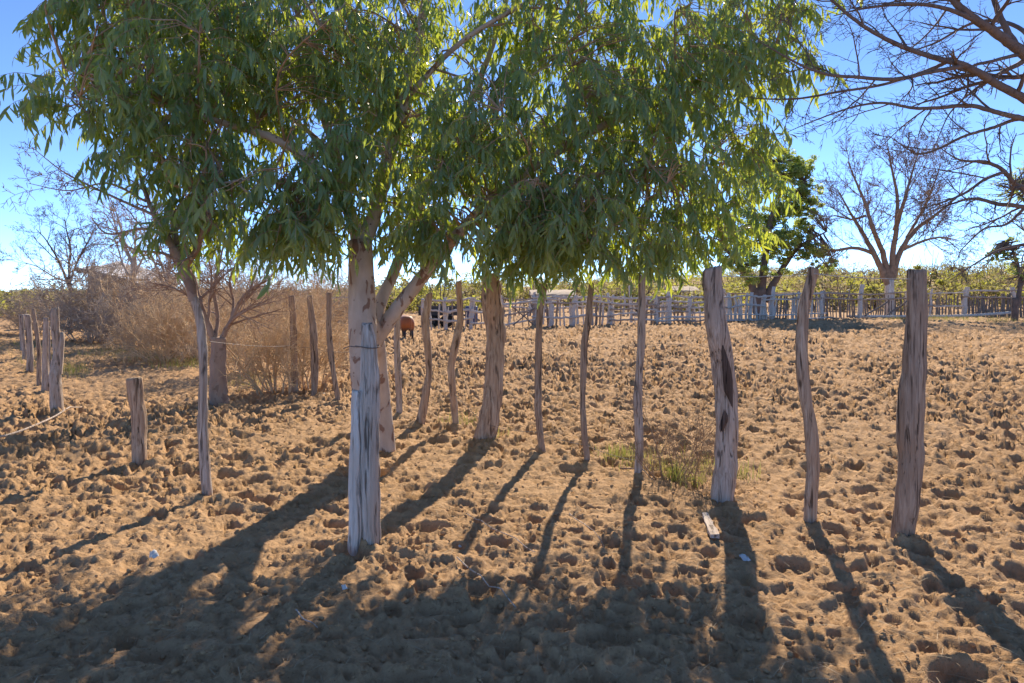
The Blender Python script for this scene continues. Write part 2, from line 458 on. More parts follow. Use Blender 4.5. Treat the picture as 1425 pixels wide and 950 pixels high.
# ------------------------------------------------------------------ fence posts
def post_mesh(prof, dd, sides=26, step=0.022, seed=0, groove=0.10, lump=0.10, flat_top=True, tilt_depth=0.0, foot=0.25):
    """prof: rows (py, xl, xr) from top to bottom in photograph pixels, standing at distance dd.
       Returns mesh in coordinates local to the base centre, and base location."""
    prof = sorted(prof, key=lambda r: r[0])
    zs = np.array([CH - (p[0] - HY) / F * dd for p in prof])[::-1]
    cs = np.array([((p[1] + p[2]) / 2 - 712.5) / F * dd for p in prof])[::-1]
    rs = np.array([(p[2] - p[1]) / 2 / F * dd for p in prof])[::-1]
    bx = cs[0]; gz = gh(bx, dd)
    ztop = zs[-1]; zb = zs[0] - foot
    n = int((ztop - zb) / step) + 2
    Z = np.linspace(zb, ztop, n)
    def sm(vals):
        v = np.interp(Z, zs, vals)
        k = max(1, int(0.10 / step)); ker = np.hanning(2 * k + 3); ker /= ker.sum()
        vp = np.pad(v, k + 1, mode='edge')
        return np.convolve(vp, ker, mode='valid')[:n]
    C = sm(cs); Rr = sm(rs)
    wig = 0.5 * (vnoise(Z * 2.3 + seed, Z * 0 + seed * 3.1, 5) - 0.5) * rs.mean() * 2.2 + tilt_depth * (Z - zb)
    C = C + (vnoise(Z * 9 + seed, Z * 0 + 2.2, 8) - 0.5) * rs.mean() * 0.22
    th = np.linspace(0, 2 * np.pi, sides, endpoint=False)
    TH, ZZ = np.meshgrid(th, Z)
    cx = np.cos(TH); sy = np.sin(TH)
    # periodic noise by sampling on the circle
    g1 = vnoise(cx * 3.2 + 10 + seed, sy * 3.2 + ZZ * 0.9 + seed, 21) - 0.5
    g2 = vnoise(cx * 7.5 + 30 + seed, sy * 7.5 + ZZ * 1.6, 23) - 0.5
    l1 = vnoise(cx * 1.2 + ZZ * 5.0 + seed, sy * 1.2 + ZZ * 4.1, 25) - 0.5
    deep = np.clip(0.22 - np.abs(g1 + 0.12), 0, 1) * 0.35
    RR = Rr[:, None] * (1 + groove * 1.5 * g1 + groove * 1.3 * g2 + lump * l1 - deep * groove * 4)
    X = C[:, None] - bx + RR * cx
    Y = wig[:, None] + RR * sy * 0.95
    Zf = ZZ - zs[0]
    slope = (RNG.random() - 0.5) * 0.5
    topm = (np.arange(n) == n - 1)[:, None]
    Zf = Zf + topm * (X - (C[-1] - bx)) * slope
    V = np.stack([X.ravel(), Y.ravel(), Zf.ravel()], 1).tolist()
    faces = []
    for i in range(n - 1):
        for k in range(sides):
            k2 = (k + 1) % sides
            faces.append((i * sides + k, i * sides + k2, (i + 1) * sides + k2, (i + 1) * sides + k))
    # worn top: small inner ring slightly higher
    b = len(V); top = (n - 1) * sides
    cxm = C[-1] - bx; cym = wig[-1]
    for k in range(sides):
        v = V[top + k]
        V.append((cxm + (v[0] - cxm) * 0.86, cym + (v[1] - cym) * 0.86, v[2] + 0.006 + 0.012 * RNG.random()))
    for k in range(sides):
        k2 = (k + 1) % sides
        faces.append((top + k, top + k2, b + k2, b + k))
    V.append((cxm, cym, sum(V[b + k][2] for k in range(sides)) / sides - 0.004)); c = len(V) - 1
    for k in range(sides):
        faces.append((b + k, b + (k + 1) % sides, c))
    me = new_mesh('fence_post', V, faces)
    return me, Vector((bx, dd, zs[0]))

POSTS = {}
def fence_post(key, prof, mat, label, group, seed, **kw):
    pyb = max(p[0] for p in prof)
    dd = dist(pyb)
    me, base = post_mesh(prof, dd, seed=seed, **kw)
    dz = 0.0
    o = link('fence_post', me, M[mat], None, (base.x, base.y, base.z + dz))
    tag(o, label, 'fence post', group)
    POSTS[key] = (o, dd, prof)
    return o

GR = 'rough wooden posts of the near fence line'
GL = 'weathered posts on the left'
fence_post('P1', [(377, 1262, 1287), (428, 1261, 1288), (507, 1257, 1288), (570, 1250, 1287), (655, 1251, 1284), (745, 1245, 1276)], 'wood_brown',
           'thick straight brown post with flat sawn top, rightmost of the near posts', GR, 1.3, groove=0.09, sides=34)
fence_post('P2', [(375, 1125, 1140), (423, 1112, 1128), (482, 1106, 1122), (528, 1108, 1125), (570, 1116, 1132), (612, 1120, 1140), (655, 1122, 1140), (720, 1119, 1137)], 'wood_tan',
           'thin tan post bent like a bow, second from the right, carrying a wire', GR, 2.7)
p3 = fence_post('P3', [(374, 980, 1004), (423, 978, 1004), (465, 983, 1013), (507, 991, 1021), (549, 997, 1027), (612, 997, 1027), (655, 993, 1025), (690, 990, 1022)], 'wood_grey',
           'thick pale grey curved post with a dark burnt scar and hollow on its right side', GR, 3.9, sides=34)
fence_post('P4', [(385, 890, 899), (423, 888, 898), (466, 887, 898), (517, 884, 894), (555, 880, 893), (608, 884, 896), (659, 883, 894)], 'wood_grey',
           'thin grey post just left of the small dry weed and grass tuft', GR, 4.4)
fence_post('P5', [(395, 820, 827), (441, 814, 824), (481, 808, 817), (530, 807, 816), (550, 807, 814), (597, 808, 817), (641, 813, 821)], 'wood_brown',
           'slender dark brown post, left neighbour of the post beside the dry weed', GR, 5.6)
fence_post('P6', [(397, 753, 763), (439, 746, 755), (502, 744, 754), (565, 743.6, 754), (597, 746, 756), (627, 750, 759)], 'wood_brown',
           'slender brown post right of the thick knotted stump post', GR, 6.1)
fence_post('P7', [(382, 673, 694), (401, 671, 697), (439, 674, 702), (477, 678, 702), (518, 675, 699), (565, 670, 697), (595, 663, 692), (613, 659, 687)], 'wood_tan',
           'thick flaring stump post with knotted shaggy upper half under the foliage', GR, 7.2, groove=0.12, lump=0.2, sides=34)
fence_post('P8', [(392, 634, 642), (412, 635, 643), (444, 637, 646), (476, 628, 640), (510, 622, 632), (545, 625, 635), (593, 630, 639)], 'wood_tan',
           'thin post with an S bend just left of the thick stump post', GR, 8.8)
fence_post('P9', [(409, 593, 602), (444, 586, 597), (482, 590, 600), (517, 593, 601), (545, 587, 598), (590, 578, 591)], 'wood_tan',
           'wavy thin post leaning right, directly right of the cow', GR, 9.5)
fence_post('P10', [(436, 550, 558), (482, 548, 556), (517, 549, 558), (577, 552, 560)], 'wood_grey',
           'thin grey post standing in front of the cow', GR, 10.2)
fence_post('P11', [(408, 455, 462), (450, 454, 461), (488, 456, 464), (517, 460, 467), (553, 466, 473)], 'wood_brown',
           'thin dark post leaning left, nearest on the left of the gum tree trunk', GR, 11.1)
fence_post('P12', [(412, 427, 434), (466, 432, 442), (514, 433, 443), (545, 433, 441)], 'wood_brown',
           'brown post at the right edge of the dry brush', GR, 12.4)
fence_post('P13', [(412, 402, 411), (470, 404, 414), (541, 406, 415)], 'wood_tan',
           'tan post half hidden inside the dry brush', GR, 13.5)
fence_post('L2', [(527, 178, 199), (580, 182, 202), (638, 186, 206)], 'wood_tan',
           'short cut-off stump post standing alone on the left sand', GL, 14.1, sides=30)
l3 = fence_post('L3', [(430, 72, 82), (470, 72, 83), (500, 72, 86), (540, 72, 87), (570, 72, 89)], 'wood_grey',
           'forked grey post, nearest of the clustered posts at far left', GL, 15.2)
fence_post('L4', [(443, 60.6, 67), (490, 60, 67), (539, 58, 70)], 'wood_grey',
           'round-topped grey post immediately left of the forked post', GL, 16.6, step=0.04)
fence_post('L4b', [(455, 66, 70), (490, 67, 71), (516, 68, 72)], 'wood_grey',
           'very thin stake between the forked post and its neighbour', GL, 17.6, step=0.04, sides=12)
fence_post('L5', [(430, 44, 48), (455, 47, 53), (490, 52, 57), (532, 52, 58)], 'wood_brown',
           'dark leaning post with a narrow pointed tip at far left', GL, 18.2, step=0.04)
fence_post('L6', [(438, 34, 42), (475, 37, 45), (514, 38, 47)], 'wood_grey',
           'split grey post left of the dark leaning post', GL, 19.9, step=0.04)
fence_post('L7', [(438, 27, 33), (470, 29, 34), (499, 31, 36)], 'wood_grey',
           'leftmost pale post of the far left cluster', GL, 20.3, step=0.04)
fence_post('L8', [(452, 27, 31), (487, 28, 32)], 'wood_grey',
           'short far stake behind the leftmost pale post', GL, 21.7, step=0.05, sides=12)

# prong of the forked post
d3 = dist(570)
tb = TB()
b3 = Vector(l3.location)
tb.tube([W(81, 520, d3), W(84, 495, d3), W(86, 475, d3), W(86.5, 462, d3)], [0.05, 0.04, 0.032, 0.026], 9, True, b3)
tb.build('prong', M['wood_grey'], l3)

# scar, hollow and bark flap on the thick curved post
def scar(parent, pts, d, wid, name, depth=0.012):
    tb = []
    org = Vector(parent.location)
    L = []
    for (px, py, w) in pts:
        c = W(px, py, d); L.append((c - org, w / F * d))
    V = []; Fc = []
    for (c, w) in L:
        for k in range(7):
            a = math.pi * k / 6
            V.append((c.x - math.cos(a) * w, c.y - depth * math.sin(a), c.z + 0.01 * math.sin(k * 2.1)))
    for i in range(len(L) - 1):
        for k in range(6):
            Fc.append((i * 7 + k, i * 7 + k + 1, (i + 1) * 7 + k + 1, (i + 1) * 7 + k))
    return link(name, new_mesh(name, V, Fc), M['char'], parent)
M['char'] = wood_material('burnt_wood', (0.16, 0.12, 0.10), (0.085, 0.062, 0.05), (0.03, 0.022, 0.018), 0.8)
dp3 = dist(690)
off3 = 30 / 2 / F * dp3
sc_pts = [(1005, 480, 1.5), (1008, 495, 4), (1011, 512, 6), (1013, 530, 7), (1014, 545, 6), (1017, 556, 3), (1019, 566, 1)]
scar(p3, [(x, y, w) for x, y, w in sc_pts], dp3 - off3 * 0.93, 0, 'burnt_scar')
scar(p3, [(1008, 570, 1), (1009, 578, 4), (1008, 585, 5), (1005, 593, 4), (1003, 600, 1.5)], dp3 - off3 * 0.98, 0, 'hollow')

# bleached split post in front of the gum tree
dp0 = dist(757)
p0 = fence_post('P0', [(452, 505, 519), (470, 503, 522), (520, 502, 526), (560, 500, 527), (640, 498, 525), (700, 499, 528), (757, 500, 529)], 'wood_pale',
                'tall bleached split post standing in front of the gum tree trunk', GR, 23.4, sides=40, groove=0.14, lump=0.14)
me, base = post_mesh([(546, 488, 505), (600, 487, 504), (680, 484, 503), (757, 484, 502)], dp0 - 0.05, sides=16, seed=41, groove=0.08, lump=0.05)
sl = link('slab', me, M['wood_white'], p0)
sl.location = base - Vector(p0.location)
sl['label'] = 'nearly white flat slab strapped to the lower left of the post'
tb = TB()
cc = W(511, 482, dp0) - Vector(p0.location)
tb.tube([cc + Vector((0.075 * math.cos(a), 0.075 * math.sin(a), 0.006 * math.sin(2 * a))) for a in [k * math.pi / 10 for k in range(21)]], [0.004] * 21, 5)
tb.tube([cc + Vector((-0.07, -0.03, 0)), cc + Vector((-0.10, -0.05, 0.006)), cc + Vector((-0.14, -0.04, -0.008))], [0.003] * 3, 4)
tb.build('wire_tie', M['wire'], p0)

# ------------------------------------------------------------------ wires
def wire(name, pts, label, mat='wire', r=0.0022, barbs=False, sag=0.02):
    tb = TB()
    path = []
    for a, b in zip(pts[:-1], pts[1:]):
        for k in range(8):
            t = k / 8
            p = a.lerp(b, t); p.z -= sag * 4 * t * (1 - t); path.append(p)
    path.append(pts[-1])
    org = pts[0].copy()
    tb.tube(path, [r] * len(path), 5, True, org)
    if barbs:
        for a, b in zip(path[:-1], path[1:]):
            L = (b - a).length
            for q in range(max(1, int(L / 0.13))):
                c = a.lerp(b, (q + 0.5) / max(1, int(L / 0.13)))
                for s in (-1, 1):
                    dv = Vector((RNG.uniform(-.4, .4), RNG.uniform(-.6, .6), s)).normalized() * 0.014
                    tb.tube([c - dv * 0.4, c + dv], [r * 0.9, r * 0.4], 3, False, org)
    o = tb.build(name, M[mat], None, org)
    tag(o, label, 'wire')
    return o

def pw(key, py, front=0.0, side=0):
    o, dd, prof = POSTS[key]
    pr = sorted(prof)
    xl = np.interp(py, [p[0] for p in pr], [p[1] for p in pr]); xr = np.interp(py, [p[0] for p in pr], [p[2] for p in pr])
    v = W((xl + xr) / 2, py, dd); v.y -= (xr - xl) / 2 / F * dd * front
    return v
wire('top_wire', [pw('P3', 384), pw('P2', 381, 1.0), pw('P1', 388, 1.0)], 'thin bright wire strung between the tops of the three right posts', 'wire_bright', 0.0026, False, 0.012)
wire('barbed_wire', [W(292, 475, 5.75) , pw('P13', 480), pw('P12', 482), pw('P11', 488), W(515, 484, 6.9)], 'rusty barbed wire running from the grey peeled pole to the gum tree', 'wire', 0.0022, True, 0.03)
wire('barbed_wire', [W(530, 500, 7.0), pw('P9', 536), pw('P8', 545), pw('P7', 588, 1.0), pw('P6', 600, 1), pw('P5', 618, 1), pw('P4', 640, 1)],
     'rusty barbed wire low along the posts right of the gum tree', 'wire', 0.0022, True, 0.02)

# ------------------------------------------------------------------ branching plants
def rvec(rng):
    while True:
        v = Vector((rng.uniform(-1, 1), rng.uniform(-1, 1), rng.uniform(-1, 1)))
        if 0.05 < v.length < 1: return v.normalized()

def grow(tb, p, d, L, r, lev, P, rng, org):
    """recursive bare branch"""
    n = P['seg'][lev]
    pts = [p.copy()]; rr = [r]
    d = d.normalized()
    tip = P['taper'][lev]
    for i in range(n):
        d = (d + rvec(rng) * P['wander'][lev] + Vector((0, 0, P['trop'][lev]))).normalized()
        p = p + d * (L / n)
        pts.append(p.copy()); rr.append(r * (1 - (1 - tip) * (i + 1) / n))
    tb.tube(pts, rr, P['sides'][lev], False, org)
    if lev + 1 < len(P['seg']):
        nc = P['kids'][lev]
        nc = int(nc) + (rng.random() < nc % 1)
        for c in range(nc):
            t = P['start'][lev] + (1 - P['start'][lev]) * ((c + rng.random()) / nc)
            k = min(int(t * n), n - 1); u = t * n - k
            q = pts[k].lerp(pts[k + 1], u)
            ax = (pts[k + 1] - pts[k]).normalized()
            side = ax.cross(rvec(rng))
            if side.length < 0.05: continue
            side.normalize()
            an = math.radians(P['ang'][lev] * rng.uniform(0.65, 1.3))
            dd = ax * math.cos(an) + side * math.sin(an)
            r0 = rr[k] * (1 - u) + rr[k + 1] * u
            grow(tb, q, dd, L * P['ratio'][lev] * rng.uniform(0.6, 1.25) * (1.1 - 0.45 * t), max(P['rmin'], r0 * P['rr'][lev]), lev + 1, P, rng, org)

def limb(tb, pts, rads, sides, n, org, rng=None, wob=0.0):
    path = smooth_path(pts, n)
    rad = [float(np.interp(i / (n - 1) * (len(rads) - 1), range(len(rads)), rads)) for i in range(n)]
    if rng and wob:
        path = [path[0]] + [p + rvec(rng) * wob * rad[i + 1] for i, p in enumerate(path[1:])]
    tb.tube(path, rad, sides, True, org)
    return path, rad

def side_growth(tb, path, rad, P, rng, org, count, L, start=0.15, bias=None):
    n = len(path)
    for c in range(count):
        t = start + (1 - start) * (c + rng.random()) / count
        k = min(int(t * (n - 1)), n - 2); u = t * (n - 1) - k
        q = path[k].lerp(path[k + 1], u)
        ax = (path[k + 1] - path[k]).normalized()
        s = ax.cross(rvec(rng))
        if s.length < .05: continue
        s.normalize()
        an = math.radians(rng.uniform(30, 65))
        dd = ax * math.cos(an) + s * math.sin(an)
        if bias is not None: dd = (dd + bias).normalized()
        grow(tb, q, dd, L * rng.uniform(0.5, 1.2) * (1.15 - 0.5 * t), max(P['rmin'], min(rad[k] * 0.55, 0.03)), 0, P, rng, org)

def leaf_template():
    """one sickle leaf hanging along -Z, unit length, width in x"""
    st = [0.0, 0.2, 0.5, 0.8, 1.0]
    wd = [0.12, 0.8, 1.0, 0.55, 0.0]
    V = []; Fc = []
    for s, w in zip(st[:-1], wd[:-1]):
        cx = 0.16 * s * s; cy = 0.10 * math.sin(s * 2.6)
        V += [(cx - 0.5 * w * 0.19, cy + 0.012 * w, -s), (cx + 0.5 * w * 0.19, cy - 0.012 * w, -s)]
    V.append((0.16, 0.10 * math.sin(2.6), -1.0))
    for i in range(3):
        Fc += [(2 * i, 2 * i + 1, 2 * i + 3), (2 * i, 2 * i + 3, 2 * i + 2)]
    Fc.append((6, 7, 8))
    return np.array(V), np.array(Fc)

def rot_batch(yaw, tilt, twist):
    cy, sy = np.cos(yaw), np.sin(yaw); ct, s_t = np.cos(tilt), np.sin(tilt); cw, sw = np.cos(twist), np.sin(twist)
    z = np.zeros_like(yaw); o = np.ones_like(yaw)
    Rz = np.stack([cy, -sy, z, sy, cy, z, z, z, o], 1).reshape(-1, 3, 3)
    Rx = np.stack([o, z, z, z, ct, -s_t, z, s_t, ct], 1).reshape(-1, 3, 3)
    Rw = np.stack([cw, -sw, z, sw, cw, z, z, z, o], 1).reshape(-1, 3, 3)
    return Rz @ Rx @ Rw

# ------------------------------------------------------------------ the gum tree
def gum_tree():
    rng = random.Random(5)
    bx, by = (508 - 712.5) / F * 6.3, 6.3
    base = Vector((bx, by, gh(bx, by)))
    T = empty('gum_tree', base)
    tag(T, 'large leafy gum tree with pale patchy trunk and drooping narrow leaves', 'tree')
    tb = TB()
    skel = []     # (path, rad)
    p, r = limb(tb, [W(509, 700, 6.3), W(509, 660, 6.3), W(507, 560, 6.35), W(505, 470, 6.4), W(503, 400, 6.45), W(501, 335, 6.5)], [0.135, 0.125, 0.108, 0.125, 0.118, 0.105], 22, 34, base, rng, 0.03)
    p, r = limb(tb, [W(537, 650, 7.2), W(536, 618, 7.2), W(532, 560, 7.15), W(526, 505, 7.0), W(521, 468, 6.75), W(510, 440, 6.55)], [0.12, 0.105, 0.085, 0.085, 0.09, 0.08], 16, 26, base, rng, 0.04)
    tb.build('trunk', M['euc_bark'], T)
    LIMBS = [
        ([(501, 345, 6.5), (492, 310, 6.5), (470, 268, 6.4), (430, 222, 6.3), (375, 190, 6.2), (290, 165, 6.0), (180, 130, 5.9), (90, 95, 5.8)], [0.085, 0.07, 0.06, 0.05, 0.042, 0.03, 0.02, 0.008]),
        ([(501, 350, 6.5), (520, 300, 6.6), (540, 230, 6.7), (562, 140, 6.8), (585, 40, 6.9), (600, -80, 7.0), (605, -200, 7.1), (600, -300, 7.1)], [0.09, 0.08, 0.07, 0.06, 0.05, 0.04, 0.025, 0.01]),
        ([(488, 300, 6.5), (470, 220, 6.7), (440, 130, 6.9), (415, 20, 7.1), (380, -90, 7.2), (350, -180, 7.3)], [0.055, 0.05, 0.042, 0.035, 0.02, 0.008]),
        ([(521, 478, 6.75), (545, 440, 6.7), (580, 395, 6.65), (620, 345, 6.6), (690, 272, 6.5), (770, 215, 6.5), (860, 165, 6.5), (960, 130, 6.5), (1050, 100, 6.5)], [0.08, 0.085, 0.075, 0.065, 0.055, 0.045, 0.035, 0.02, 0.008]),
        ([(518, 470, 6.7), (530, 420, 6.75), (550, 375, 6.9), (570, 325, 7.1), (600, 250, 7.3), (650, 150, 7.5), (690, 50, 7.6), (720, -60, 7.7), (740, -170, 7.7)], [0.075, 0.07, 0.06, 0.055, 0.05, 0.042, 0.032, 0.02, 0.008]),
        ([(470, 268, 6.4), (440, 262, 6.2), (400, 255, 6.0), (340, 250, 5.8), (280, 262, 5.7)], [0.04, 0.03, 0.024, 0.016, 0.006]),
        ([(690, 272, 6.5), (760, 262, 6.35), (840, 240, 6.3), (930, 235, 6.3), (1010, 225, 6.4)], [0.04, 0.032, 0.024, 0.015, 0.006]),
        ([(600, 250, 7.3), (690, 210, 7.9), (790, 170, 8.4), (880, 150, 8.7)], [0.04, 0.03, 0.02, 0.008]),
        ([(470, 220, 6.7), (400, 160, 7.5), (320, 120, 8.1), (230, 90, 8.6)], [0.04, 0.03, 0.02, 0.008]),
        ([(562, 140, 6.8), (640, 60, 6.6), (740, 0, 6.5), (850, -50, 6.5), (960, -60, 6.5)], [0.04, 0.034, 0.026, 0.018, 0.008]),
        ([(430, 130, 6.9), (360, 50, 6.6), (280, -10, 6.4), (180, -30, 6.3)], [0.035, 0.028, 0.02, 0.008]),
    ]
    for pts, rads in LIMBS:
        tb = TB()
        path, rad = limb(tb, [W(*q) for q in pts], [k * (.84 if rads[0] > .05 else .7) for k in rads], 12, 9 * len(pts), base, rng, 0.06)
        tb.build('limb', M['euc_bark'], T)
        skel.append((path, rad))
    sk = np.array([tuple(q) for pth, _ in skel for q in pth[6:]])
    # foliage masses: px, py, d, rx(px), ry(px), rd(m), density
    B = [(105, 60, 5.9, 85, 75, .8, 1), (190, 140, 6.0, 100, 75, 1.0, 1), (330, 100, 6.3, 120, 95, 1.2, 1), (295, 235, 5.8, 65, 45, .6, 1), (385, 275, 5.8, 85, 52, .7, 1.1),
         (235, 10, 6.4, 140, 60, 1.2, 1), (470, 90, 6.6, 110, 100, 1.4, 1), (435, 210, 6.1, 70, 60, .8, 1), (560, 40, 7.2, 85, 80, 1.3, .8), (585, 200, 7.7, 75, 80, 1.0, .9), (560, 290, 7.7, 60, 40, .6, .7),
         (690, 180, 6.2, 80, 90, .9, 1), (690, 290, 6.3, 75, 45, .7, 1.1), (790, 275, 6.5, 90, 60, .9, 1.1), (815, 130, 6.5, 110, 100, 1.1, 1), (760, 30, 6.9, 110, 65, 1.2, .9),
         (895, 235, 6.4, 80, 75, .8, 1.1), (955, 290, 6.6, 60, 38, .6, 1), (945, 100, 6.5, 100, 90, 1.0, 1), (1010, 190, 6.5, 42, 60, .6, .9), (1035, 65, 6.6, 65, 65, .7, .9), (1075, 0, 6.8, 70, 42, .7, .9),
         (400, -95, 7, 230, 90, 1.5, .4), (750, -100, 7.2, 240, 90, 1.5, .4), (600, -220, 7.3, 240, 90, 1.4, .22), (130, -50, 6.5, 110, 50, 1.0, .7), (950, -60, 6.8, 130, 60, 1.0, .7),
         (330, 110, 8.1, 140, 80, .8, .3), (580, 150, 8.4, 120, 100, .8, .35), (780, 190, 8.2, 150, 80, .8, .3), (640, 240, 8.2, 110, 60, .7, .4),
         (860, 335, 6.9, 100, 24, .7, .9), (700, 345, 7.0, 90, 22, .6, .9), (760, 335, 6.3, 130, 24, .6, 1.0), (300, 305, 5.7, 55, 32, .5, 1.2), (390, 318, 5.7, 70, 32, .55, 1.3), (250, 320, 5.7, 22, 24, .35, 1.2), (440, 300, 5.8, 40, 40, .5, 1), (330, 275, 5.9, 70, 45, .6, 1.2), (360, 300, 6.1, 90, 40, .6, 1.0), (730, 250, 5.9, 80, 60, .45, 1.0), (650, 230, 6.0, 50, 60, .4, .9), (830, 300, 6.0, 80, 45, .45, 1.0), (520, 210, 6.1, 45, 60, .4, .7),
         (1000, 300, 6.5, 45, 30, .5, 1), (640, 310, 6.4, 55, 42, .5, 1), (720, 325, 6.2, 60, 28, .45, 1.1), (800, 330, 6.3, 70, 28, .5, 1.1), (900, 332, 6.4, 75, 26, .5, 1.1), (975, 330, 6.6, 45, 20, .4, 1), (555, 300, 7.2, 50, 45, .5, 1.3), (600, 320, 6.9, 45, 35, .45, 1.1), (610, 190, 6.4, 50, 60, .5, .9), (330, 200, 6.0, 60, 50, .5, .9), (1035, 240, 6.5, 30, 45, .45, 1), (1110, 90, 6.2, 30, 40, .35, .9), (70, 120, 5.8, 45, 50, .5, 1), (130, 205, 5.8, 45, 35, .5, 1)]
    B = [(b[0] + (58 if b[0] < 150 else 22 if b[0] < 260 else 0), b[1] + (5 if b[0] > 600 and b[1] > 200 else 0), b[2] - (.25 if b[2] > 6.85 and b[1] > 230 else 0)) + tuple(b[3:6]) + (b[6] * (.62 if b[2] > 6.85 and b[1] > 50 else 1),) for b in B]
    pos = []; mass = []
    for bi, (px, py, d, rx, ry, rd, den) in enumerate(B):
        a = rx / F * d; c = ry / F * d
        vol = 4.19 * a * c * rd
        n = int(den * 118 * vol ** 0.82)
        q = NR.normal(size=(n * 3, 3)); q /= np.linalg.norm(q, axis=1)[:, None]
        rr = NR.random(n * 3) ** 0.42
        q = (q * rr[:, None]) * np.array([a, rd, c])
        w = W(px, py, d)
        q = q + np.array([w.x, w.y, w.z])
        clump = 0.65 * vnoise(q[:, 0] * 1.9 + q[:, 1] * .7, q[:, 2] * 1.9 + q[:, 1] * 1.1, 55) + 0.35 * vnoise(q[:, 0] * 4.3, q[:, 2] * 4.3 + q[:, 1] * 3, 56)
        q = q[clump > (0.41 if d < 7 else 0.46)][:int(n * (1.06 if d < 7 else .85))]
        pos.append(q); mass.append(np.full(len(q), bi))
    pos = np.concatenate(pos); mass = np.concatenate(mass)
    # thin branches reach every mass, then every spray
    tw = TB()
    hubs = {}
    for bi, (px, py, d, rx, ry, rd, den) in enumerate(B):
        w = W(px, py, d)
        hubs[bi] = []
        pts = pos[mass == bi]
        thin = 0.55 if rx < 50 else 1.0
        for k in range(3 if rx < 50 else 7):
            if len(pts) == 0: break
            tgt = Vector(pts[NR.integers(len(pts))])
            dsq = ((sk - np.array(tgt)) ** 2).sum(1); dsq += (sk[:, 2] > tgt.z + 0.3) * 0.5
            j = int(np.argmin(dsq)); s = Vector(sk[j])
            mid = s.lerp(tgt, 0.5) + Vector((0, 0, 0.12 * (tgt - s).length)) + rvec(rng) * (0.08 + 0.14 * (tgt - s).length)
            path = smooth_path([s, mid, tgt], 9)
            tw.tube(path, [thin * (0.013 - 0.0011 * i) for i in range(9)], 5, False, base)
            hubs[bi] += path[2:]
    LP, LY, LT, LW, LL, LC = [], [], [], [], [], []
    for i in range(len(pos)):
        s = Vector(pos[i]); hb = hubs[mass[i]]
        h = min(hb, key=lambda q: (q - s).length_squared)
        out = Vector((s.x - h.x, s.y - h.y, 0.0))
        if out.length < 0.02: out = Vector((rng.uniform(-1, 1), rng.uniform(-1, 1), 0))
        out.normalize()
        Ls = rng.uniform(0.26, 0.5)
        if (h - s).length < 1.1:
            tw.tube([h, h.lerp(s, 0.5) + Vector((0, 0, 0.05)), s], [0.005, 0.004, 0.003], 3, False, base)
        # drooping spray
        d = (out * rng.uniform(0.4, 1.0) + Vector((rng.uniform(-.4, .4), rng.uniform(-.4, .4), rng.uniform(-0.2, 0.5)))).normalized()
        pts = [s.copy()]; q = s.copy()
        for k in range(4):
            d = (d + Vector((0, 0, -0.38)) + rvec(rng) * 0.12).normalized()
            q = q + d * (Ls / 4); pts.append(q.copy())
        tw.tube(pts, [0.003, 0.0026, 0.0022, 0.0018, 0.0012], 3, False, base)
        nl = rng.randint(14, 21)
        tint0 = rng.random()
        for k in range(nl):
            t = 0.12 + 0.88 * (k + rng.random() * 0.6) / nl
            kk = min(int(t * 4), 3)
            p = pts[kk].lerp(pts[kk + 1], t * 4 - kk)
            LP.append(p); LY.append(rng.uniform(0, 2 * math.pi)); LT.append(abs(rng.gauss(0.0, 0.45)) + 0.08)
            LW.append(rng.uniform(0, 2 * math.pi)); LL.append(rng.uniform(0.075, 0.155)); LC.append(min(1, max(0, 0.55 * tint0 + 0.45 * rng.random())))
    tw.build('twigs', M['twig_gum'], T)['kind'] = 'stuff'
    LP = np.array([tuple(p) for p in LP]); LY = np.array(LY); LT = np.array(LT); LW = np.array(LW); LL = np.array(LL); LC = np.array(LC)
    print('gum leaves', len(LP), 'sprays', len(pos))
    R = rot_batch(LY, LT, LW)
    tv, tf = leaf_template()
    # the 300 leaves that show largest, as parts of their own
    u = LP[:, 0] / LP[:, 1]; v = (LP[:, 2] - CH) / LP[:, 1]
    size = LL / LP[:, 1] * ((np.abs(u) < 0.70) & (v < 0.395))
    cell = np.floor(u * 9).astype(int) * 100 + np.floor(v * 12).astype(int)
    near = np.argsort(-size)[:300]
    isn = np.zeros(len(LP), bool); isn[near] = True
    rest = ~isn
    nv = len(tv)
    Vall = np.einsum('nij,vj->nvi', R[rest] * LL[rest][:, None, None], tv) + (LP[rest] - np.array(base))[:, None, :]
    cnt = rest.sum()
    Fall = (tf[None] + (np.arange(cnt) * nv)[:, None, None]).reshape(-1, 3)
    me = np_mesh('crown', Vall.reshape(-1, 3), Fall, True, np.repeat(LC[rest], nv))
    link('crown', me, M['leaf'], T)['kind'] = 'stuff'
    lm = []
    for k in range(6):
        m_ = np_mesh('leaf', tv, tf, True, np.full(nv, (k + 0.5) / 6)); m_.materials.append(M['leaf']); lm.append(m_)
    for i in near:
        o = bpy.data.objects.new('leaf', lm[int(LC[i] * 5.99)])
        COL.objects.link(o); o.parent = T
        mt = Matrix((R[i] * LL[i]).tolist()).to_4x4(); mt.translation = Vector(LP[i]) - base
        o.matrix_local = mt
gum_tree()

# ------------------------------------------------------------------ bare trees
P_NEAR = dict(seg=[6, 4, 3], taper=[0.35, 0.4, 0.5], wander=[0.2, 0.28, 0.3], trop=[0.03, 0.02, 0.0], sides=[5, 3, 3], kids=[7, 5, 0], start=[0.15, 0.15, 0.2], ang=[48, 50, 50], ratio=[0.5, 0.5, 0.5], rr=[0.6, 0.6, 0.6], rmin=0.0026)

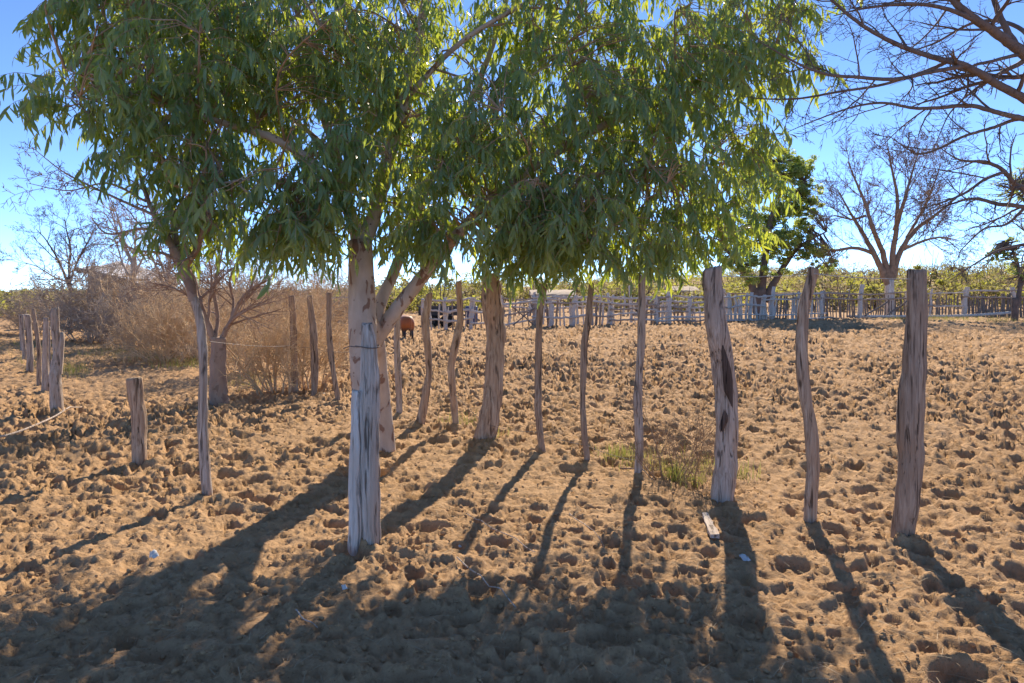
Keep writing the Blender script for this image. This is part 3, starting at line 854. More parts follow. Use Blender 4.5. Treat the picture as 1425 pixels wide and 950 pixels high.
def right_tree():
    rng = random.Random(21)
    bx, by = 6.6, 7.2
    base = Vector((bx, by, gh(bx, by)))
    T = empty('bare_tree', base)
    tag(T, 'leafless tree reaching in from the right edge with long spreading branches', 'tree')
    tb = TB()
    limb(tb, [base - Vector((0, 0, .2)), base + Vector((-0.05, 0, 0.9)), W(1640, 230, 7.0), W(1615, 150, 6.8)], [0.3, 0.22, 0.19, 0.17], 14, 20, base, rng, 0.05)
    tb.build('trunk', M['bare_bark'], T)
    L = [
        ([(1615, 170, 6.8), (1500, 130, 6.4), (1425, 75, 6.2), (1385, 45, 6.1), (1345, 18, 6.0), (1310, -20, 6.0), (1280, -70, 6.0)], [0.15, 0.10, 0.075, 0.066, 0.055, 0.045, 0.03], 7, .9),
        ([(1420, 72, 6.2), (1400, 40, 6.25), (1385, 5, 6.3), (1370, -50, 6.4)], [0.05, 0.045, 0.04, 0.03], 3, .7),
        ([(1385, 45, 6.1), (1350, 25, 6.0), (1310, 10, 5.9), (1260, 5, 5.8), (1200, 12, 5.8), (1160, 22, 5.8)], [0.045, 0.036, 0.028, 0.022, 0.015, 0.006], 8, .6),
        ([(1600, 200, 6.8), (1500, 175, 6.3), (1425, 137, 6.0), (1380, 112, 5.9), (1340, 90, 5.8), (1300, 80, 5.8), (1250, 62, 5.8), (1205, 38, 5.8), (1160, 2, 5.8), (1130, -40, 5.8)], [0.12, 0.09, 0.062, 0.055, 0.048, 0.038, 0.032, 0.027, 0.02, 0.012], 9, .8),
        ([(1340, 92, 5.8), (1295, 100, 5.7), (1245, 110, 5.6), (1190, 107, 5.6), (1150, 103, 5.6), (1110, 88, 5.6), (1075, 68, 5.6), (1050, 55, 5.6)], [0.032, 0.028, 0.026, 0.022, 0.02, 0.015, 0.010, 0.004], 9, .6),
        ([(1320, 85, 5.8), (1290, 98, 5.9), (1230, 117, 6.0), (1170, 127, 6.0), (1110, 137, 6.0), (1060, 137, 6.0), (1020, 132, 6.0)], [0.028, 0.025, 0.02, 0.018, 0.014, 0.01, 0.004], 8, .55),
        ([(1560, 200, 6.7), (1470, 175, 6.2), (1425, 165, 6.0), (1390, 157, 5.9), (1350, 147, 5.9), (1300, 150, 5.9), (1270, 150, 5.9), (1230, 143, 5.9), (1190, 148, 5.9), (1140, 165, 5.9), (1085, 188, 5.9)], [0.08, 0.05, 0.04, 0.034, 0.03, 0.025, 0.022, 0.018, 0.014, 0.01, 0.003], 10, .6),
        ([(1480, 178, 6.2), (1425, 165, 6.1), (1380, 178, 6.0), (1340, 190, 6.0), (1310, 205, 6.0), (1280, 214, 6.0), (1260, 205, 6.0), (1235, 187, 6.0)], [0.04, 0.028, 0.024, 0.02, 0.018, 0.014, 0.01, 0.004], 6, .5),
        ([(1420, 75, 6.2), (1380, 85, 6.1), (1350, 95, 6.1), (1345, 130, 6.0), (1320, 160, 6.0), (1300, 205, 6.0)], [0.03, 0.024, 0.02, 0.014, 0.01, 0.004], 5, .4),
        ([(1640, 300, 7.0), (1520, 290, 6.6), (1425, 262, 6.3), (1395, 236, 6.2), (1370, 225, 6.2), (1335, 222, 6.2), (1300, 200, 6.2)], [0.09, 0.06, 0.036, 0.030, 0.026, 0.014, 0.004], 8, .55),
        ([(1400, 238, 6.2), (1370, 250, 6.2), (1340, 270, 6.2), (1300, 285, 6.2), (1270, 293, 6.2)], [0.026, 0.022, 0.018, 0.012, 0.004], 7, .45),
        ([(1640, 310, 7.0), (1520, 310, 6.6), (1425, 288, 6.4), (1390, 284, 6.3), (1355, 276, 6.3), (1320, 285, 6.3), (1280, 300, 6.3)], [0.08, 0.05, 0.034, 0.03, 0.022, 0.014, 0.004], 8, .45),
        ([(1425, 290, 6.4), (1400, 312, 6.4), (1370, 318, 6.4), (1340, 345, 6.3), (1335, 352, 6.3)], [0.024, 0.018, 0.014, 0.008, 0.004], 4, .3),
        ([(1600, 340, 7.0), (1480, 335, 6.6), (1400, 345, 6.4), (1360, 365, 6.3), (1325, 388, 6.2)], [0.05, 0.03, 0.02, 0.012, 0.005], 5, .35),
        ([(1480, 110, 6.4), (1420, 40, 6.9), (1360, 30, 7.2), (1300, 60, 7.4), (1240, 80, 7.5)], [0.05, 0.034, 0.026, 0.018, 0.005], 6, .6),
    ]
    tw = TB()
    for pts, rads, cnt, ln in L:
        tb = TB()
        path, rad = limb(tb, [W(*q) for q in pts], [k * .58 for k in rads], 10, 7 * len(pts), base, rng, 0.12)
        tb.build('limb', M['bare_bark'], T)
        side_growth(tw, path, rad, P_NEAR, rng, base, cnt, ln, 0.2)
    tw.build('twigs', M['bare_bark'], T)['kind'] = 'stuff'
right_tree()

def pole_tree():
    rng = random.Random(33)
    dd = dist(685)
    me, bl = post_mesh([(414, 263, 275), (450, 273, 285), (485, 275, 288), (521, 278, 288), (593, 275, 289), (646, 278, 292), (685, 283, 297)], dd, sides=24, seed=51, groove=0.05, lump=0.06)
    T = empty('peeled_tree', bl)
    tag(T, 'thin leafless tree with grey peeled lower trunk and reddish bark above', 'tree')
    o = link('peeled_trunk', me, M['wood_grey'], T)
    tb = TB()
    pth, rad = limb(tb, [W(269.5, 419, dd), W(266, 400, dd), W(259, 380, dd), W(249, 358, dd), W(243, 345, dd)], [0.037, 0.042, 0.046, 0.05, 0.045], 14, 18, bl, rng, 0.08)
    tb.build('trunk', M['red_bark'], T)
    tw = TB()
    for pts, rads in [([(246, 352, dd), (232, 330, dd), (216, 300, dd + .1), (203, 270, dd + .2), (190, 230, dd + .3)], [0.036, 0.03, 0.024, 0.018, 0.006]),
                      ([(248, 356, dd), (244, 325, dd + .1), (240, 290, dd + .3), (250, 240, dd + .5)], [0.03, 0.024, 0.02, 0.008]),
                      ([(256, 372, dd), (272, 350, dd - .1), (285, 315, dd - .2), (300, 270, dd - .2)], [0.03, 0.024, 0.02, 0.008]),
                      ([(247, 362, dd), (225, 352, dd), (190, 348, dd + .1), (165, 335, dd + .2)], [0.016, 0.012, 0.009, 0.003]),
                      ([(232, 330, dd), (200, 318, dd), (150, 325, dd + .2), (125, 300, dd + .3)], [0.016, 0.012, 0.008, 0.003]),
                      ([(216, 300, dd), (150, 270, dd), (90, 240, dd + .2), (45, 205, dd + .3)], [0.012, 0.009, 0.006, 0.0025]),
                      ([(203, 280, dd), (150, 255, dd), (95, 265, dd + .2), (40, 255, dd + .3)], [0.010, 0.008, 0.005, 0.0025])]:
        tb = TB()
        path, rad = limb(tb, [W(*q) for q in pts], rads, 8, 24, bl, rng, 0.12)
        tb.build('limb', M['red_bark'], T)
        side_growth(tw, path, rad, P_NEAR, rng, bl, 5, 0.4, 0.25)
    tw.build('twigs', M['red_bark'], T)['kind'] = 'stuff'
pole_tree()

def red_tree():
    rng = random.Random(35)
    dd = 10.5
    me, bl = post_mesh([(470, 293, 313), (500, 293, 315), (530, 293, 316), (557, 292, 318)], dd, sides=24, seed=61, groove=0.08, lump=0.12)
    T = empty('reddish_tree', bl)
    tag(T, 'leafless tree with stout trunk forking into reddish limbs beside the dry brush', 'tree')
    link('trunk', me, M['red_bark'], T)
    tw = TB()
    for pts, rads in [([(300, 482, dd), (291, 455, dd), (281, 428, dd), (272, 395, dd + .1), (262, 350, dd + .3), (250, 300, dd + .4)], [0.085, 0.075, 0.065, 0.05, 0.03, 0.01]),
                      ([(305, 482, dd), (313, 462, dd), (322, 445, dd), (334, 420, dd), (352, 400, dd), (385, 385, dd)], [0.07, 0.06, 0.05, 0.04, 0.028, 0.01]),
                      ([(300, 470, dd), (303, 440, dd + .2), (298, 405, dd + .3), (305, 370, dd + .4), (315, 320, dd + .5)], [0.05, 0.045, 0.04, 0.03, 0.01]),
                      ([(316, 455, dd), (330, 440, dd - .2), (352, 428, dd - .3), (380, 420, dd - .3)], [0.035, 0.03, 0.02, 0.008]),
                      ([(281, 428, dd), (268, 415, dd), (240, 400, dd - .1), (205, 392, dd - .1)], [0.035, 0.028, 0.02, 0.008]),
                      ([(322, 445, dd), (325, 420, dd + .2), (320, 390, dd + .3), (335, 350, dd + .3)], [0.035, 0.03, 0.024, 0.01])]:
        tb = TB()
        path, rad = limb(tb, [W(*q) for q in pts], [k * .64 for k in rads], 10, 30, bl, rng, 0.12)
        tb.build('limb', M['red_bark'], T)
        side_growth(tw, path, rad, P_NEAR, rng, bl, 9, 0.9, 0.25)
    tw.build('twigs', M['red_bark'], T)['kind'] = 'stuff'
red_tree()

P_FAR = dict(seg=[6, 5, 4, 2, 2], taper=[0.6, 0.45, 0.4, 0.4, 0.4], wander=[0.10, 0.16, 0.18, 0.2, 0.2], trop=[0.05, 0.05, 0.05, 0.04, 0.02], sides=[9, 7, 5, 3, 3], kids=[7, 7, 5, 4, 0], start=[0.5, 0.2, 0.15, 0.15, 0], ang=[42, 42, 42, 45, 45], ratio=[0.9, 0.62, 0.5, 0.45, 0.4], rr=[0.55, 0.55, 0.55, 0.5, 0.5], rmin=0.012)

def far_bare(px, pyb, h, r, label, seed, mat='far_bark', P=P_FAR, dd=None, limbs=None, rmin=None, whitewash=False):
    rng = random.Random(seed)
    dd = dd or dist(pyb)
    x = (px - 712.5) / F * dd
    base = Vector((x, dd, gh(x, dd)))
    T = empty('leafless_tree', base)
    tag(T, label, 'tree')
    P = dict(P)
    if rmin: P['rmin'] = rmin
    if limbs:
        tb = TB()
        hgt = limbs['fork']
        limb(tb, [base - Vector((0, 0, .3)), base + Vector((0, 0, hgt * .5)), base + Vector((0, 0, hgt + .2))], [r * 1.25, r, r * .85], 12, 12, base, rng, .06)
        tb.build('trunk', M['wood_far'] if whitewash else M[mat], T)
        tw = TB()
        for pts, rads in limbs['limbs']:
            tb = TB()
            path, rad = limb(tb, [W(q[0], q[1], dd + (q[2] if len(q) > 2 else 0)) for q in pts], [k * limbs.get('rs', .62) for k in rads], 8, 26, base, rng, .15)
            tb.build('limb', M[mat], T)
            P2 = {k: (v[1:] if isinstance(v, list) else v) for k, v in P.items()}
            side_growth(tw, path, rad, P2, rng, base, limbs.get('n', 12), limbs.get('len', 2.0), 0.2, Vector((0, 0, .15)))
        tw.build('twigs', M[mat], T)['kind'] = 'stuff'
    else:
        tb = TB()
        grow(tb, Vector(base) - Vector((0, 0, .2)), Vector((0, 0, 1)), h, r, 0, P, rng, base)
        tb.build('branches', M[mat], T)
    return T

far_bare(1238, 441, 5, 0.30, 'wide leafless tree with whitewashed trunk behind the corral fence', 71, dd=46, whitewash=True, mat='twig_far', rmin=0.012,
         limbs=dict(fork=2.2, n=10, len=2.9, rs=.66, limbs=[
             ([(1236, 395), (1225, 372), (1212, 345), (1195, 315, 1), (1180, 290, 1), (1165, 262, 1)], [0.36, 0.3, 0.24, 0.17, 0.1, 0.04]),
             ([(1215, 352), (1190, 345), (1165, 348), (1148, 350), (1130, 358)], [0.2, 0.16, 0.12, 0.08, 0.03]),
             ([(1238, 392), (1228, 350), (1215, 320, -1), (1205, 285, -1), (1190, 250, -1), (1180, 225)], [0.32, 0.26, 0.2, 0.15, 0.09, 0.04]),
             ([(1240, 390), (1243, 350), (1248, 310), (1248, 270, 1), (1240, 230, 1), (1235, 200, 1)], [0.34, 0.28, 0.22, 0.16, 0.1, 0.04]),
             ([(1245, 320), (1258, 280, -1), (1268, 245, -1), (1278, 210, -1)], [0.22, 0.16, 0.1, 0.04]),
             ([(1242, 388), (1252, 352), (1272, 322), (1300, 300), (1325, 280, 1), (1345, 262, 1)], [0.32, 0.26, 0.2, 0.14, 0.09, 0.03]),
             ([(1255, 348), (1285, 335), (1310, 330), (1335, 335)], [0.16, 0.12, 0.08, 0.03]),
             ([(1262, 330), (1285, 290, 2), (1300, 255, 2), (1310, 225, 2)], [0.16, 0.12, 0.08, 0.03]),
             ([(1205, 300), (1185, 305), (1160, 300), (1145, 310)], [0.12, 0.09, 0.06, 0.02]),
         ]))
far_bare(98, 436, 3, 0.085, 'small dark leafless tree against the sky at far left', 81, dd=28, rmin=0.0055,
         limbs=dict(fork=1.2, n=7, len=1.3, rs=.5, limbs=[
             ([(100, 412), (92, 388), (80, 360), (65, 335), (50, 318)], [0.13, 0.11, 0.08, 0.05, 0.02]),
             ([(99, 405), (96, 375), (98, 345), (92, 318), (90, 302)], [0.11, 0.09, 0.07, 0.045, 0.02]),
             ([(97, 395), (105, 370), (118, 345), (128, 325)], [0.09, 0.07, 0.05, 0.02]),
             ([(94, 392), (75, 385), (50, 370), (28, 365)], [0.07, 0.055, 0.035, 0.015]),
             ([(96, 398), (112, 388), (125, 375), (138, 368)], [0.06, 0.05, 0.03, 0.012]),
         ]))
far_bare(190, 440, 3.3, 0.10, 'pale leafless tree rising above the dry thicket by the shed', 83, mat='twig_grey', dd=24, rmin=0.007, P=dict(P_FAR, kids=[6, 6, 5, 4, 0]))
far_bare(228, 440, 3.0, 0.09, 'twiggy leafless tree right of the shed behind the thicket', 84, mat='twig_grey', dd=22, rmin=0.007, P=dict(P_FAR, kids=[6, 6, 5, 4, 0]))

# ------------------------------------------------------------------ leafy far trees
def leaf_cloud(centres, radii, per, size, seed, tint=(0, 1), flat=0.7):
    g = np.random.default_rng(seed)
    C = []; t = []
    for c, r, n in zip(centres, radii, per):
        q = g.normal(size=(n, 3)); q /= np.linalg.norm(q, axis=1)[:, None]
        q = q * (g.random(n) ** 0.45)[:, None] * np.array([r, r, r * flat]) + np.array(c)
        C.append(q); t.append(np.clip(g.normal(tint[0] + (tint[1] - tint[0]) * g.random(), 0.16, n), 0, 1))
    C = np.concatenate(C); t = np.concatenate(t)
    n = len(C)
    R = rot_batch(g.random(n) * 6.28, g.random(n) * 3.14, g.random(n) * 6.28)
    tv = np.array([(-.5, 0, 0), (0.02, 0.22, 0.06), (.5, 0, 0), (0, -.25, 0.05)])
    s = size * (0.6 + 0.8 * g.random(n))
    V = np.einsum('nij,vj->nvi', R * s[:, None, None], tv) + C[:, None, :]
    Fq = np.arange(n * 4).reshape(n, 4)
    return V.reshape(-1, 3), Fq, np.repeat(t, 4)

def green_tree(px, dd, label, blobs, limbs, r, seed, size, mat='leaf_far', fork=1.6, per=260):
    rng = random.Random(seed)
    x = (px - 712.5) / F * dd
    base = Vector((x, dd, gh(x, dd)))
    T = empty('mesquite_tree', base)
    tag(T, label, 'tree')
    tb = TB()
    limb(tb, [base - Vector((0, 0, .3)), base + Vector((0, 0, fork * .5)), base + Vector((0, 0, fork + .2))], [r * 1.3, r, r * .9], 12, 10, base, rng, .08)
    tb.build('trunk', M['far_bark'], T)
    tips = []
    for pts, rads in limbs:
        tb = TB()
        path, rad = limb(tb, [W(q[0], q[1], dd + (q[2] if len(q) > 2 else 0)) for q in pts], [k * .7 for k in rads], 8, 24, base, rng, .15)
        tb.build('limb', M['far_bark'], T)
        tips += path
    cs, rs, ns = [], [], []
    tw = TB()
    for (bx_, by_, bd, br) in blobs:
        c = W(bx_, by_, dd + bd); R0 = br * 1.12 / F * dd
        for k in range(34):
            o = rvec(rng) * R0 * rng.uniform(0.35, 1.0)
            cc = c + Vector((o.x, o.y, o.z * 0.85))
            rr = R0 * rng.uniform(0.09, 0.24)
            cs.append(tuple(cc - base)); rs.append(rr); ns.append(int(per * (rr / 0.7) ** 1.6) + 20)
            h = min(tips, key=lambda q: (q - cc).length_squared)
            tw.tube([h, h.lerp(cc, .5) + rvec(rng) * .2, cc], [0.05, 0.035, 0.015], 3, False, base)
    tw.build('twigs', M['far_bark'], T)['kind'] = 'stuff'
    V, Fq, t = leaf_cloud(cs, rs, ns, size, seed)
    link('crown', np_mesh('crown', V, Fq, False, t), M[mat], T)['kind'] = 'stuff'
green_tree(1058, 47, 'tall dense green tree behind the corral fence in the middle right', 
           [(1075, 225, 0, 38), (1095, 235, 1, 36), (1120, 300, 1, 26), (1050, 330, 1, 38), (1040, 230, 1, 26), (1108, 245, 0, 34), (1050, 262, 0, 42), (1120, 278, 0, 24), (1085, 290, 1, 40), (1030, 310, 0, 34), (1070, 340, 0, 40), (1110, 350, -1, 32), (1015, 355, 0, 28), (1045, 372, -1, 30), (1145, 360, 0, 22), (1095, 312, 0, 34)],
           [([(1056, 420), (1045, 395), (1025, 365), (1008, 345)], [0.4, 0.32, 0.22, 0.1]), ([(1060, 418), (1062, 380), (1070, 320), (1085, 260), (1085, 225)], [0.45, 0.36, 0.28, 0.18, 0.06]),
            ([(1064, 418), (1082, 385), (1105, 350), (1125, 335), (1150, 322)], [0.4, 0.3, 0.22, 0.15, 0.05]), ([(1066, 350), (1050, 310), (1045, 270)], [0.25, 0.18, 0.06]), ([(1075, 300), (1100, 275), (1118, 255)], [0.2, 0.14, 0.05])],
           0.34, 91, 0.19, per=210)
green_tree(1412, 40, 'grey green feathery tree cut by the right edge beyond the corral',
           [(1410, 265, 0, 30), (1440, 250, 0, 34), (1405, 340, 0, 26), (1450, 310, 1, 40), (1420, 375, 0, 26), (1385, 355, 0, 12)],
           [([(1415, 425), (1420, 390), (1410, 350), (1400, 335)], [0.2, 0.16, 0.11, 0.04]), ([(1418, 400), (1440, 350), (1435, 300), (1415, 265)], [0.2, 0.15, 0.1, 0.04])],
           0.16, 92, 0.12, 'leaf_far', 1.2, per=50)

# ------------------------------------------------------------------ scrub mass behind the corral
def scrub():
    g = np.random.default_rng(101)
    cs, rs, ns = [], [], []
    tw = TB()
    rng = random.Random(102)
    def bush(x, y, r, h, n, cl=6):
        z = gh(x, y)
        for k in range(cl):
            a = g.random() * 6.28; q = g.random() ** .5 * r
            cs.append((x + math.cos(a) * q, y + math.sin(a) * q, z + h * (0.25 + 0.65 * g.random()) * (1 - 0.4 * q / r)))
            rs.append(r * (0.30 + 0.3 * g.random())); ns.append(n)
        for k in range(5):
            e = Vector((x + g.normal() * r * .5, y + g.normal() * r * .5, z + h * (0.5 + 0.5 * g.random())))
            tw.tube([Vector((x, y, z)), Vector((x, y, z)).lerp(e, .5) + Vector((g.normal() * .15, g.normal() * .15, .1)), e], [0.06, 0.04, 0.015], 3, False)
    # right and middle belt
    for i in range(430):
        y = 56 + 190 * g.random() ** 1.25
        u = -0.24 + 1.1 * g.random()
        h = 1.3 + 3.6 * g.random() ** 2 + (1.0 if u > 0.3 else 0)
        bush(u * y, y, (1.4 + 1.5 * g.random()) * (1 if y < 120 else 1.5), h, 80 if y < 110 else 44)
    # left belt, lower
    for i in range(210):
        y = 42 + 180 * g.random() ** 1.4
        u = -0.85 + 0.62 * g.random()
        h = 1.0 + 1.1 * g.random()
        bush(u * y, y, 1.2 + 1.2 * g.random(), h, 68 if y < 90 else 42)
    V, Fq, t = leaf_cloud(cs, rs, ns, 0.34, 103, (0.0, 1.0))
    # per-bush colour: from grey twiggy to yellow green
    o = link('scrubland', np_mesh('scrubland', V, Fq, False, t), M['leaf_scrub'])
    tag(o, 'low yellow green and grey scrub covering the land beyond the corral', 'scrub', kind='stuff')
    tw.build('stems', M['far_bark'], o)['kind'] = 'stuff'
scrub()

# ------------------------------------------------------------------ dry brush on the left
P_BR = dict(seg=[6, 4, 3, 2], taper=[0.4, 0.4, 0.4, 0.4], wander=[0.22, 0.3, 0.35, 0.4], trop=[0.02, 0.02, 0.02, 0.0], sides=[4, 3, 3, 3], kids=[7, 6, 5, 0], start=[0.15, 0.1, 0.1, 0], ang=[40, 45, 48, 50], ratio=[0.6, 0.55, 0.5, .4], rr=[0.6, 0.6, 0.6, .6], rmin=0.003)
BRUSH = {}
def shrub(px, pyb, h, spread, stems, label, seed, mat, lean=0.0, P=P_BR, rmin=0.0035, name='dry_shrub', rbase=0.018, like=None):
    rng = random.Random(seed)
    dd = dist(pyb); x = (px - 712.5) / F * dd
    base = Vector((x, dd, gh(x, dd)))
    if like:
        me, h0 = BRUSH[like]
        o = link(name, me, None, None, base)
        k = h / h0
        o.scale = (k * rng.uniform(1.0, 1.25), k * rng.uniform(1.0, 1.2), k); o.rotation_euler = (0, 0, rng.uniform(1, 5))
    else:
        tb = TB(); P = dict(P); P['rmin'] = rmin
        for k in range(stems):
            a = rng.random() * 6.28
            q = spread * rng.uniform(.25, 1.15)
            d = Vector((math.cos(a) * q + lean, math.sin(a) * q, 1)).normalized()
            s = Vector((math.cos(a), math.sin(a), 0)) * rng.uniform(0, 0.28 * h)
            grow(tb, base + s - Vector((0, 0, .05)), d, h * rng.uniform(.6, 1.1), rbase * rng.uniform(.6, 1.3), 0, P, rng, base)
        o = tb.build(name, M[mat], None, base)
        BRUSH[seed] = (o.data, h)
    tag(o, label, 'shrub', 'dry leafless shrubs on the left')
    return o
shrub(230, 502, 1.6, 1.0, 20, 'big tangled tan shrub directly behind the short stump post', 111, 'twig_dry', -0.25, rmin=0.0045)
shrub(280, 498, 1.75, 0.9, 20, 'dense dry shrub left of the stout reddish tree trunk', 112, 'twig_dry', -0.3, like=111)
shrub(185, 484, 1.5, 1.0, 20, 'greyish dry shrub below the shed roof', 113, 'twig_grey', 0.0, rmin=0.006)
shrub(130, 474, 1.9, 0.8, 12, 'dark twiggy shrub behind the forked post', 114, 'twig_grey', 0.0, like=113)
shrub(160, 468, 2.6, 0.8, 12, 'tall grey shrub between the shed wall and the far left posts', 124, 'twig_grey', 0.0, like=113)
shrub(240, 474, 2.2, 0.8, 12, 'tall tan shrub filling the gap behind the big tangled shrub', 125, 'twig_dry', 0.0, like=111)
shrub(345, 518, 1.5, 0.7, 18, 'upright dry shrub just right of the stout reddish tree', 115, 'twig_dry', 0.0, rmin=0.004)
shrub(388, 541, 1.35, 0.45, 15, 'dry brush with several thick stems wrapped round the half hidden post', 116, 'twig_dry', 0.0, rmin=0.0035)
shrub(420, 533, 1.3, 0.4, 10, 'narrow dry brush against the brown post at its right', 117, 'twig_dry', 0.0, like=116)
shrub(305, 484, 2.1, 0.9, 12, 'far grey brush seen above the fork of the reddish tree', 118, 'twig_grey', 0.0, like=113)
shrub(370, 482, 2.1, 0.9, 12, 'far brush behind the upright dry shrubs', 119, 'twig_dry', 0.0, like=111)
shrub(415, 468, 2.2, 0.9, 12, 'distant tan brush left of the corral corner', 126, 'twig_dry', 0.0, like=115)
shrub(455, 458, 2.2, 1.0, 12, 'dark brush at the corral corner left of the gum tree', 120, 'twig_grey', 0.0, like=113)
shrub(50, 462, 1.6, 1.1, 12, 'low grey brush beyond the far left posts', 121, 'twig_grey', 0.0, like=113)
shrub(935, 662, 0.72, 0.7, 8, 'small dry weed with green base between the thin and thick grey posts', 122, 'twig_weed', 0.1, rmin=0.0018, rbase=0.006, name='dry_weed')

# ------------------------------------------------------------------ grass
def grass(name, spots, label, seed, hmin=0.06, hmax=0.2):
    g = np.random.default_rng(seed)
    C = []; H = []; T_ = []
    for (px, py, wpx, hpx, n, green) in spots:
        X = g.normal(px, wpx / 2.2, n); Y = np.maximum(g.normal(py, hpx / 2.2, n), 432)
        d = CH * F / (Y - HY); x = (X - 712.5) / F * d
        C.append(np.stack([x, d, ground_h(x, d)], 1)); H.append(g.uniform(hmin, hmax, n)); T_.append(np.clip(g.normal(1 - green, .25, n), 0, 1))
    C = np.concatenate(C); H = np.concatenate(H); T_ = np.concatenate(T_)
    n = len(C)
    tv = np.array([(-.022, 0, -0.05), (.022, 0, -0.05), (-.018, .09, .5), (.018, .09, .5), (0, .32, 1.0)])
    tf = np.array([(0, 1, 3), (0, 3, 2), (2, 3, 4)])
    R = rot_batch(g.random(n) * 6.28, g.normal(0, .35, n), g.random(n) * 0)
    S = np.stack([np.maximum(0.12, H) * 1.0, H, H], 1)
    V = np.einsum('nij,nvj->nvi', R, tv[None] * S[:, None, :]) + C[:, None, :]
    o = link(name, np_mesh(name, V.reshape(-1, 3), (tf[None] + (np.arange(n) * 5)[:, None, None]).reshape(-1, 3), True, np.repeat(T_, 5)), M['grass'])
    tag(o, label, 'grass', kind='stuff')
grass('grass_tufts', [(940, 658, 20, 8, 150, .8), (900, 640, 60, 14, 170, .3), (862, 630, 30, 8, 170, .6), (975, 645, 40, 14, 120, .4), (1030, 655, 30, 8, 70, .6), (640, 585, 35, 8, 140, .5), (690, 610, 30, 6, 60, .3), (960, 665, 30, 8, 120, .5)],
      'sparse yellow green grass along the foot of the near fence', 131, 0.05, 0.17)
grass('left_grass', [(100, 515, 30, 10, 300, .55), (150, 490, 60, 8, 500, .4), (210, 500, 60, 8, 400, .45), (250, 510, 40, 6, 260, .6), (60, 500, 50, 16, 300, .35), (350, 530, 50, 8, 200, .4), (40, 480, 60, 12, 400, .35), (270, 505, 40, 6, 200, .5)],
      'patches of short grass under the dry brush on the left', 132, 0.06, 0.2)
grass('corral_grass', [(1310, 444, 70, 3, 900, .55), (1390, 446, 50, 3, 500, .5), (1260, 443, 60, 2, 300, .4)], 'thin strip of grass along the foot of the far corral fence', 133, 0.1, 0.3)

# ------------------------------------------------------------------ corral fence behind
def rough_pole(name, seed, sides=8, n=7):
    """unit pole along Z, radius 1, height 1, a little crooked"""
    rng = random.Random(seed)
    V = []; Fc = []
    wx = [0] + [rng.uniform(-.45, .45) for _ in range(n - 1)]; wy = [0] + [rng.uniform(-.45, .45) for _ in range(n - 1)]
    for i in range(n):
        for k in range(sides):
            a = 2 * math.pi * k / sides
            r = (1.08 - 0.16 * i / (n - 1)) * (1 + rng.uniform(-.14, .14))
            V.append((wx[i] + r * math.cos(a), wy[i] + r * math.sin(a), i / (n - 1) + (rng.uniform(-.012, .012) if i == n - 1 else 0)))
    for i in range(n - 1):
        for k in range(sides):
            Fc.append((i * sides + k, i * sides + (k + 1) % sides, (i + 1) * sides + (k + 1) % sides, (i + 1) * sides + k))
    Fc.append(tuple((n - 1) * sides + k for k in range(sides))); Fc.append(tuple(reversed(range(sides))))
    return new_mesh(name, V, Fc)
POLE_W = [rough_pole('post', 500 + k) for k in range(5)]
POLE_D = [rough_pole('picket', 520 + k, 6) for k in range(5)]
RAIL = [rough_pole('rail', 540 + k, 6, 9) for k in range(4)]
POLE_G = [rough_pole('post', 560 + k) for k in range(4)]
for m_ in POLE_G: m_.materials.append(M['wood_grey'])
RAIL += [rough_pole('rail', 570 + k, 6, 9) for k in range(2)]
for m_ in RAIL[4:]: m_.materials.append(M['wood_grey'])
for m_ in POLE_W + RAIL[:4]: m_.materials.append(M['wood_far'])
for m_ in POLE_D: m_.materials.append(M['wood_far_dark'])

def pole_between(name, me, a, b, r, parent, sy=1.0):
    o = bpy.data.objects.new(name, me); COL.objects.link(o); o.parent = parent
    d = b - a
    q = d.to_track_quat('Z', 'Y')
    o.rotation_mode = 'QUATERNION'; o.rotation_quaternion = q
    o.scale = (r, r * sy, d.length)
    o.location = a - Vector(parent.location)
    return o

def G(px, d): 
    x = (px - 712.5) / F * d
    return Vector((x, d, gh(x, d) - 0.05))

